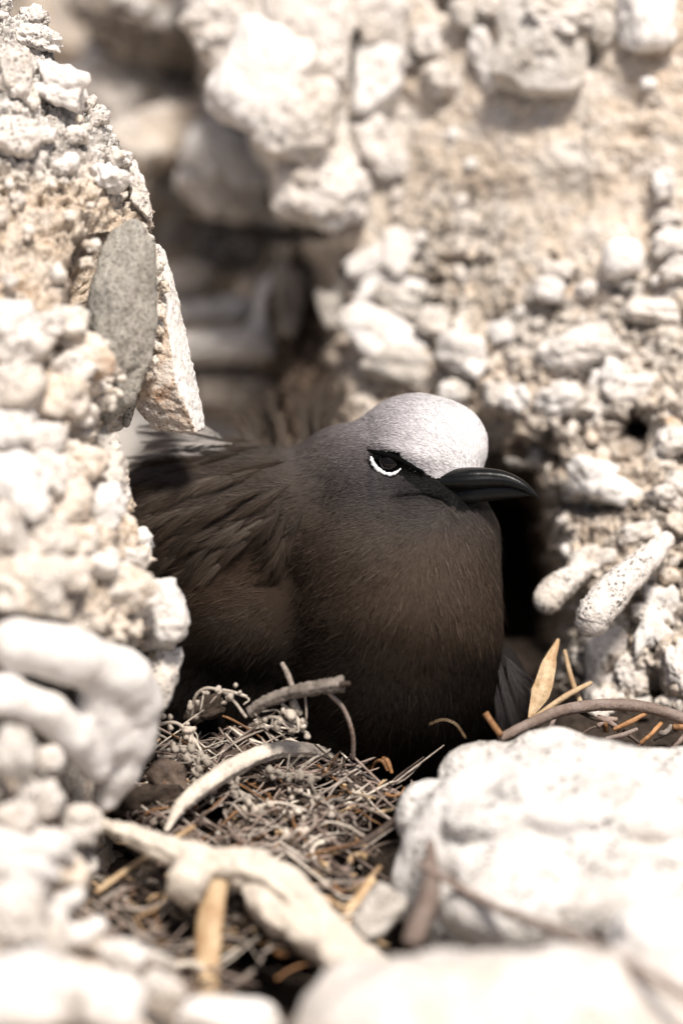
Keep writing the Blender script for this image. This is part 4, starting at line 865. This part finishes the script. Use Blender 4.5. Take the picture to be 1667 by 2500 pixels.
def pigment_shade(v):
    x, y = topix(v); x = x + 5 * vnoise(v * 9); y = y + 5 * vnoise(v * 9 + 40)
    d2 = ((x[:, None] - CP[None, :, 0]) ** 2 + (y[:, None] - CP[None, :, 1]) ** 2) / CP[None, :, 5] ** 2
    w = np.exp(-d2 * .9) + 1e-5 / (d2 + .1); c = np.exp((w[..., None] * np.log(CP[None, :, 2:5])).sum(1) / w.sum(1)[:, None])
    front = v[:, 2] < 1.3
    cl = capline(x); white = (y < cl) & (x > 905) & front
    below = (y >= cl) & (x > 905) & (x < 1200) & front
    lore = below & (y < np.interp(x, [905, 925, 960, 1000, 1060, 1120, 1200], [1098, 1112, 1145, 1175, 1215, 1240, 1240]))
    t = np.where(white, 1.0, 0)[:, None]
    up = np.array([.64, .60, .61]); near = (np.abs(y - cl) < 34)[:, None]
    c = np.where(white[:, None] & near & (x > 925)[:, None], np.maximum(c, up * (0.38 + .62 * sstep(905, 1060, x))[:, None]), c)
    soft = sstep(0, 34, y - cl)[:, None]
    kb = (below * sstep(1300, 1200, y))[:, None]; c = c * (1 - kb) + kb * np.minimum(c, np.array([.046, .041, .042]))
    c = np.where(lore[:, None], np.array([.006, .006, .006]), c)
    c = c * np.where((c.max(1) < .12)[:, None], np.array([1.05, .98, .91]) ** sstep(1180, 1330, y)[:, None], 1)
    c = c * np.where(white, .86, np.interp(y, [1100, 1350, 1500, 1650], [1.2, 1.05, .88, .65]))[:, None]  # darker downward: shade on the lower body put into the colour
    c = np.where((((x - 948) / 40) ** 2 + ((y - 1124) / 30) ** 2 < 1)[:, None] & (front & (y > 1100))[:, None], np.array([.005, .005, .005]), c)
    return c
FL = np.array([ # flow of the plumage in the picture plane: px,py,dx,dy(down)
 (1160, 1060, -.5, -1), (1100, 1000, -1, -.7), (1000, 970, -1, .0), (1080, 1080, -1, -.5), (980, 1050, -1, -.1), (880, 1000, -1, .6), (860, 1080, -1, .35), (800, 1120, -1, .5), (900, 1170, -1, .15), (980, 1180, -1, .1), (1030, 1240, -1, .45),
 (880, 1250, -1, .5), (960, 1330, -.6, 1), (1100, 1300, -.1, 1), (1180, 1300, .3, 1), (1100, 1420, 0, 1), (950, 1500, -.35, 1), (800, 1450, -1, .75), (750, 1600, -1, .3), (800, 1750, -.8, .6), (1000, 1700, -.1, 1), (1180, 1600, -.15, 1), (720, 1250, -1, .35), (640, 1150, -1, .2), (500, 1200, -1, .5), (450, 1350, -1, .6),
 (560, 1400, -1, .5), (500, 1500, -1, .9), (620, 1560, -.9, 1), (450, 1700, -.7, 1), (760, 1150, -1, .45)])
def flow(v, n):
    x, y = topix(v); d2 = (x[:, None] - FL[None, :, 0]) ** 2 + (y[:, None] - FL[None, :, 1]) ** 2
    w = np.exp(-d2 / 60 ** 2) + 30 / (d2 + 900) * .05; dx = (w * FL[None, :, 2] / np.hypot(FL[:, 2], FL[:, 3])).sum(1) / w.sum(1); dy = (w * FL[None, :, 3] / np.hypot(FL[:, 2], FL[:, 3])).sum(1) / w.sum(1)
    t = np.stack([dx, -dy, .35 + 0 * dx], -1); t = t - (t * n).sum(1, keepdims=True) * n
    return t / (np.linalg.norm(t, axis=1, keepdims=True) + 1e-9)
bo = mk('body', W(bv), bf, M_SKIN, bird, attrs={'col': pigment_shade(bv) * .75})

head = lambda x, y: sstep(1330, 1180, y) * sstep(760, 880, x)
def blades(name, n_want, lenf, widf, lift, seed, keep=None, colf=None, vary=.25, nj=.28, mat=None):
    g = np.random.default_rng(seed)
    a, b, c, d = (bv[bf[:, i]] for i in range(4))
    ar = .5 * np.linalg.norm(np.cross(c - a, d - b), axis=1); cn = (a + b + c + d) / 4
    fn = np.cross(c - a, d - b); fn /= np.linalg.norm(fn, axis=1, keepdims=True) + 1e-9
    if (fn * sdf_n(cn[:50])[0]).sum() is None: pass
    x, y = topix(cn)
    m = ar.copy()
    view = cn - np.array([0, 0, -100.0]); view /= np.linalg.norm(view, axis=1, keepdims=True)
    nn = sdf_n(cn); facing = -(nn * view).sum(1)
    m = m * np.where(facing < -.35, .10, 1) * (1 + 1.6 * head(x, y)) * (y < 1990) * np.where(cn[:, 2] > 5, .3, 1)
    if keep is not None: m = m * keep(x, y, cn)
    cum = np.cumsum(m); idx = np.searchsorted(cum, g.random(n_want) * cum[-1])
    u, v_ = g.random((2, n_want, 1))
    p = (a[idx] * (1 - u) + b[idx] * u) * (1 - v_) + (d[idx] * (1 - u) + c[idx] * u) * v_
    n = sdf_n(p); t = flow(p, n)
    ja = g.normal(size=n_want) * .16; s = np.cross(n, t); t = t * np.cos(ja)[:, None] + s * np.sin(ja)[:, None]; s = np.cross(n, t)
    x, y = topix(p)
    L = lenf(x, y, p) * g.uniform(.7, 1.25, n_want); wd = widf(x, y, p) * g.uniform(.7, 1.2, n_want); lf = lift * g.uniform(.5, 1.4, n_want)
    hd = head(x, y)[:, None]; p = p - n * (.03 - .025 * hd); lf = lf * (1 + .9 * hd[:, 0])
    q1 = p + t * (L * .5)[:, None] + n * (L * lf * .75)[:, None]; q2 = p + t * L[:, None] + n * (L * lf)[:, None]
    q2 = q2 + s * (g.normal(size=n_want) * .06 * L)[:, None]
    w2 = wd[:, None] * .5
    vs = np.stack([p - s * w2 * .7, p + s * w2 * .7, q1 - s * w2, q1 + s * w2, q2], 1)
    base = np.arange(n_want)[:, None] * 5
    quad = base + np.array([[0, 1, 3, 2]]); tri = base + np.array([[2, 3, 4]])
    col = (colf or pigment_shade)(p) * (1 + g.normal(size=(n_want, 1)) * vary).clip(.35, 1.9)
    colv = np.repeat(col[:, None], 5, 1); colv[:, 0:2] *= .72; colv[:, 4] *= 1.12
    cn_ = n + g.normal(size=n.shape) * nj + t * .25; cn_ /= np.linalg.norm(cn_, axis=1, keepdims=True)
    o = mk(name, W(vs.reshape(-1, 3)), [quad, tri], mat or M_FEATHER, bird, attrs={'col': colv.reshape(-1, 3)}, kind='stuff')
    wn_ = cn_ @ np.stack([Rv, Uv, Fv]); 
    o.data.normals_split_custom_set_from_vertices(np.repeat(wn_, 5, 0).tolist())
    return o
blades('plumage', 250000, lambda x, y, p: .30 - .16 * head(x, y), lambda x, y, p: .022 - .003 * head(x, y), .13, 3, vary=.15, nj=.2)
# longer loose hair-like barbs over breast side, back and wing
blades('loose_barbs', 3500, lambda x, y, p: .75 + 0 * x, lambda x, y, p: .016 + 0 * x, .16, 4, keep=lambda x, y, c: (sstep(1250, 1400, y) + sstep(800, 700, x)).clip(0, 1) * (y > 1100), colf=lambda p: pigment_shade(p) * 1.35 + .002, vary=.35)

# wing and scapular feathers: each a rachis with separate barbs
def feather(name, base, tip, nrm_tilt, width, curve, color, seed, parent=bird, nb=52, curl=.3, fuzzy=.25, lift=.12, **k):
    g = np.random.default_rng(seed); a = V(*base); b = V(*tip); d = b - a; L = np.linalg.norm(d); d /= L
    up = np.array([nrm_tilt[0], nrm_tilt[1], -1.0]); up -= (up @ d) * d; up /= np.linalg.norm(up); sd = np.cross(d, up)
    tt = np.linspace(0, 1, 26)[:, None]
    rc = a + d * L * tt + sd * (curve * L * tt * (1 - tt) * 2) + up * (lift * L * np.sin(tt * pi) - lift * L * .3 * tt)
    vs = []; fs4 = []; cs = []; o = 0
    # rachis
    rw = .022 * (1 - .8 * tt)
    tg = np.gradient(rc, axis=0); tg /= np.linalg.norm(tg, axis=1, keepdims=True)
    rv = np.stack([rc - sd * rw + up * .012, rc + sd * rw + up * .012], 1).reshape(-1, 3); vs.append(rv); i = np.arange(25) * 2; fs4.append(np.stack([i, i + 1, i + 3, i + 2], -1)); cs.append(np.tile(np.array(color) * .6, (len(rv), 1))); o = len(rv)
    wd = width / PXCM
    for side in (-1, 1):
        for j in range(nb):
            t = .06 + .94 * (j + g.random() * .6) / nb; f = t * 25; i0 = min(int(f), 24); r0 = rc[i0] + (rc[i0 + 1] - rc[i0]) * (f - i0); tgj = tg[i0]
            prof = math.sin(min(1, t * 1.5 + .12) * pi / 2) * (1 - .55 * max(0, t - .55) / .45); bl = wd * prof * g.uniform(.92, 1.05) * (1 + (g.random() < .15) * fuzzy)
            ang = radians(30 - 18 * t) * g.uniform(.9, 1.1); dr = tgj * cos(ang) + sd * side * sin(ang); n_s = 4; pp = []
            for q in range(n_s + 1):
                h = q / n_s; pp.append(r0 + dr * bl * 1.35 * h + tgj * bl * .35 * h * h - up * (curl * bl * h * h * .5))
            pp = np.array(pp); wj = L / nb * 1.5 * np.array([.7, .8, .75, .5, .12]); across = tgj
            q_ = np.stack([pp - across * wj[:, None] * .5, pp + across * wj[:, None] * .5], 1).reshape(-1, 3); vs.append(q_)
            i = np.arange(n_s) * 2 + o; fs4.append(np.stack([i, i + 1, i + 3, i + 2], -1)); o += len(q_)
            cc = np.array(color) * max(.45, 1 + g.normal() * .16) * (0.85 + .3 * t); cs.append(np.tile(cc, (len(q_), 1)))
    return mk(name, W(np.vstack(vs)), np.vstack(fs4), M_FEATHER, parent, attrs={'col': np.vstack(cs)}, **k)
g_ = np.random.default_rng(11)
DK = np.array([.034, .024, .0175]); MD = np.array([.062, .047, .036]); LT = np.array([.16, .145, .135])
def surf_w(px, py):
    w = np.linspace(-5, 7, 121); p = V(np.full(121, px), np.full(121, py), w); f = bird_sdf(p); i = np.argmax(f < 0); return float(w[i]) if f[i] < 0 else 4.0
wing = []
# rows of coverts laid from the lower rear forward so the front ones overlap
rows = [(620, 1075, 5, 140), (640, 1095, 5, 150), (700, 1130, 8, 150), (700, 1190, 9, 150), (690, 1250, 8, 140), (620, 1310, 7, 120), (560, 1360, 5, 110)]
for ri, (x0, y0, n, L) in enumerate(reversed(rows)):
    for j in range(n):
        px = x0 - (n - 1 - j) * 46 + g_.uniform(-10, 10); py = y0 + (n - 1 - j) * 9 + g_.uniform(-8, 8)
        if px < 330 or py > 1390: continue
        an = radians(np.interp(py, [1100, 1380], [14, 48]) + g_.uniform(-7, 7)); l = L * g_.uniform(.9, 1.2)
        tx, ty = px - cos(an) * l, py + sin(an) * l
        if ty > 1425: ty = 1425
        feather('covert_feather', (px, py, surf_w(px, py) - .02), (tx, ty, surf_w(tx, ty) - .22), (0, .1), g_.uniform(28, 38), g_.uniform(-.10, .18), DK * g_.uniform(.75, 1.25) if g_.random() < .6 else MD * g_.uniform(.8, 1.1), 1000 + ri * 50 + j, nb=46)
# tuft of loose dark scapulars in front of the wing
for j in range(9):
    px = 745 - g_.uniform(0, 60); py = 1225 + j * 9; tx = px - g_.uniform(60, 110) + 5 * j; ty = py + g_.uniform(90, 150)
    feather('scapular_feather', (px, py, surf_w(px, py) - .05), (tx, min(ty, 1420), surf_w(tx, min(ty, 1420)) - .3), (0, .1), g_.uniform(20, 28), g_.uniform(.1, .35), DK * g_.uniform(.55, 1.0), 2000 + j, fuzzy=.6, nb=40)
# pale wispy down at the rear under the shard, and blurred feathers standing behind the back
for j in range(9):
    px = 520 + g_.uniform(-40, 60); py = 1062 + j * 7; tx = 330 + g_.uniform(-35, 50); ty = 1028 + j * 13 + g_.uniform(-8, 8)
    feather('wispy_feather', (px, py, 1.8), (tx, ty, 2.4), (.1, .5), g_.uniform(20, 30), g_.uniform(-.1, .12), LT * g_.uniform(1.0, 2.4), 3000 + j, fuzzy=.8, nb=40)
for j, (a, b, c, d, w_) in enumerate([(700, 1090, 650, 955, 6.5), (740, 1085, 715, 950, 7), (770, 1070, 790, 925, 6.8), (730, 1100, 820, 940, 7.5), (640, 1090, 600, 985, 5.5), (600, 1080, 545, 1010, 5), (760, 1090, 760, 945, 8), (670, 1100, 620, 990, 7),
                                     (700, 1110, 680, 1000, 5), (790, 1060, 840, 930, 7.5), (770, 1080, 810, 900, 7.8), (640, 1080, 660, 940, 7.8)]):
    feather('tail_feather', (a, b, w_ - 1), (c, d, w_ + 1), (.1, .2), 34, .06 * (-1) ** j, MD * g_.uniform(.5, .9), 4000 + j, nb=40, fuzzy=.4)
# folded far wing seen right of the breast
fw = [(1215, 1600, 1262, 1770), (1235, 1610, 1285, 1740), (1225, 1640, 1268, 1790), (1240, 1625, 1294, 1700), (1205, 1650, 1240, 1800), (1230, 1600, 1300, 1670)]
fm = stone('far_wing', 1225, 1690, 1.6, 66, 118, M_SKIN, bird, rw=60, rot=6, seed=808, lump=.05, rough=0, level=4, box=0, cut=0, pits=0)
ca = fm.data.attributes.new('col', 'FLOAT_COLOR', 'POINT'); ca.data.foreach_set('color', np.tile([.012, .010, .009, 1], len(fm.data.vertices)).astype(np.float32))
for j, (a, b, c, d) in enumerate(fw):
    feather('wing_feather', (a, b, .7), (c, d, 1.1), (.3, 0), 30, -.12, np.array([.030, .026, .026]) * g_.uniform(.8, 1.4), 5000 + j, nb=46, fuzzy=.1)

# bill
def glossy(name, col, rough, spec=.5):
    m, nt, b = newmat(name); N = NB(nt); tc = N.n('ShaderNodeTexCoord'); n1 = N.noise(tc.outputs['Object'], 500, 4); n2 = N.noise(tc.outputs['Object'], 160, 3)
    b.inputs['Base Color'].default_value = (*col, 1); N.link(N.math('ADD', N.math('MULTIPLY', n1, .25), rough - .1), b.inputs['Roughness']); b.inputs['Specular IOR Level'].default_value = spec
    N.link(N.bump(N.math('ADD', n1, n2), .25, .0004), b.inputs['Normal']); return m
M_BILL = glossy('black_bill_horn', (.003, .003, .003), .32, .24)
def bill_part(name, secs, seed, groove=0):
    # secs: (px, top_y, bot_y, w centre, half-thickness px)
    S = np.array(secs, float); n = 64; u = np.linspace(0, len(S) - 1, n); S = np.stack([np.interp(u, np.arange(len(S)), S[:, i]) for i in range(5)], -1)
    for _ in range(6): S[1:-1] = (S[:-2] + 2 * S[1:-1] + S[2:]) / 4
    m = 40; th = np.linspace(0, 2 * pi, m, endpoint=False); cy = (S[:, 1] + S[:, 2]) / 2; ry = (S[:, 2] - S[:, 1]) / 2
    cs, sn = np.cos(th), np.sin(th)
    px = S[:, 0:1] + 0 * cs; py = cy[:, None] - ry[:, None] * sn[None] ; side = S[:, 4:5] * np.sign(cs) * np.abs(cs)[None] ** .85
    if groove: side = side * (1 - groove * np.exp(-((sn[None] - .18) / .16) ** 2) * sstep(0, 12, np.arange(n))[:, None] * sstep(50, 26, np.arange(n))[:, None])
    w = S[:, 3:4] + side / PXCM
    v = V(px, py, w).reshape(-1, 3); f = grid_faces(n, m, True); v = np.vstack([v, V(S[0, 0], cy[0], S[0, 3]), V(S[-1, 0] + 1, cy[-1], S[-1, 3])])
    j = np.arange(m); j2 = (j + 1) % m; k = n * m
    tri = np.vstack([np.stack([j2, j, j * 0 + k], -1), np.stack([(n-1)*m + j, (n-1)*m + j2, j * 0 + k + 1], -1)])
    return mk(name, W(v), [f, tri], M_BILL, billr)
billr = empty('bill', P(1100, 1190, -.8)); billr.parent = bird; billr.location = tuple(P(1100, 1190, -.8) - np.array(bird.location))
def mk_under(o): return o
bill_part('upper_mandible', [(1040, 1158, 1196, -.5, 46), (1075, 1152, 1200, -.7, 46), (1110, 1143, 1202, -.9, 44), (1150, 1140, 1199, -1.1, 38), (1190, 1142, 1194, -1.2, 32), (1225, 1147, 1193, -1.3, 27), (1255, 1158, 1196, -1.4, 22), (1280, 1174, 1203, -1.5, 14), (1298, 1191, 1211, -1.55, 8), (1311, 1207, 1217, -1.6, 4), (1318, 1217, 1220, -1.6, 1.2)], 1, groove=.06)
bill_part('lower_mandible', [(1050, 1180, 1234, -.3, 36), (1085, 1180, 1241, -.5, 34), (1120, 1178, 1239, -.75, 30), (1150, 1176, 1231, -1.0, 25), (1190, 1172, 1224, -1.15, 19), (1230, 1172, 1219, -1.3, 14), (1262, 1180, 1215, -1.42, 10), (1283, 1194, 1211, -1.5, 6), (1292, 1204, 1210, -1.5, 3)], 2)
# eye: glossy ball, black skin rim, white lower lid
ew = surf_w(950, 1126) - .08
M_EYE, nt_, b_ = newmat('wet_black_eye'); b_.inputs['Base Color'].default_value = (.004, .003, .003, 1); b_.inputs['Roughness'].default_value = .03; b_.inputs['Specular IOR Level'].default_value = .22
stone('eye', 949, 1127, ew - .02, 27, 25, M_EYE, bird, rw=22, lump=0, rough=0, level=5, rot=-20, box=0, cut=0, pits=0)
M_BLK, nt_, b_ = newmat('black_orbital_skin'); b_.inputs['Base Color'].default_value = (.003, .003, .003, 1); b_.inputs['Roughness'].default_value = .95; b_.inputs['Specular IOR Level'].default_value = 0.02
M_LID, nt_, b_ = newmat('white_eyelid_feathers'); b_.inputs['Base Color'].default_value = (.85, .85, .85, 1); b_.inputs['Roughness'].default_value = .8
EC = (951, 1127)
def arc(name, r_in, a0, a1, thick, mat, ex=1.0, dz=0.0, taper=.35, jag=0):
    pts = []; rad = []
    for i, a in enumerate(np.linspace(radians(a0), radians(a1), 15)):
        x = EC[0] + cos(a) * r_in * 1.05; y = EC[1] + sin(a) * r_in * .98
        pts.append((x, y, min(ew - .20, surf_w(x, y) - .10) + dz)); s = 1 - abs(i / 14 * 2 - 1) ** 3 * (1 - taper); rad.append(thick * s)
    return tube(name, pts, rad, mat, bird, sides=12, n=44, rough=jag, lump=jag)
LIDP = [(906, 1116), (909, 1128), (917, 1140), (929, 1150), (943, 1157), (957, 1157), (969, 1152), (977, 1145)]
tube('white_lower_lid', [(x, y, min(ew - .17, surf_w(x, y) - .13)) for x, y in LIDP], [2.4, 4.4, 5.2, 4.3, 3.7, 3.3, 2.7, 1.8], M_LID, bird, sides=12, n=60, rough=.8, lump=.7, seed=3)
tube('dark_brow', [(x, y + 2, min(ew - .24, surf_w(x, y) - .14)) for x, y in [(898, 1097), (915, 1102), (935, 1106), (958, 1113), (982, 1124), (1005, 1137), (1030, 1150)]], [3, 6, 7, 7, 7, 6, 4], M_BLK, bird, sides=12, n=40, rough=.3, lump=.2)
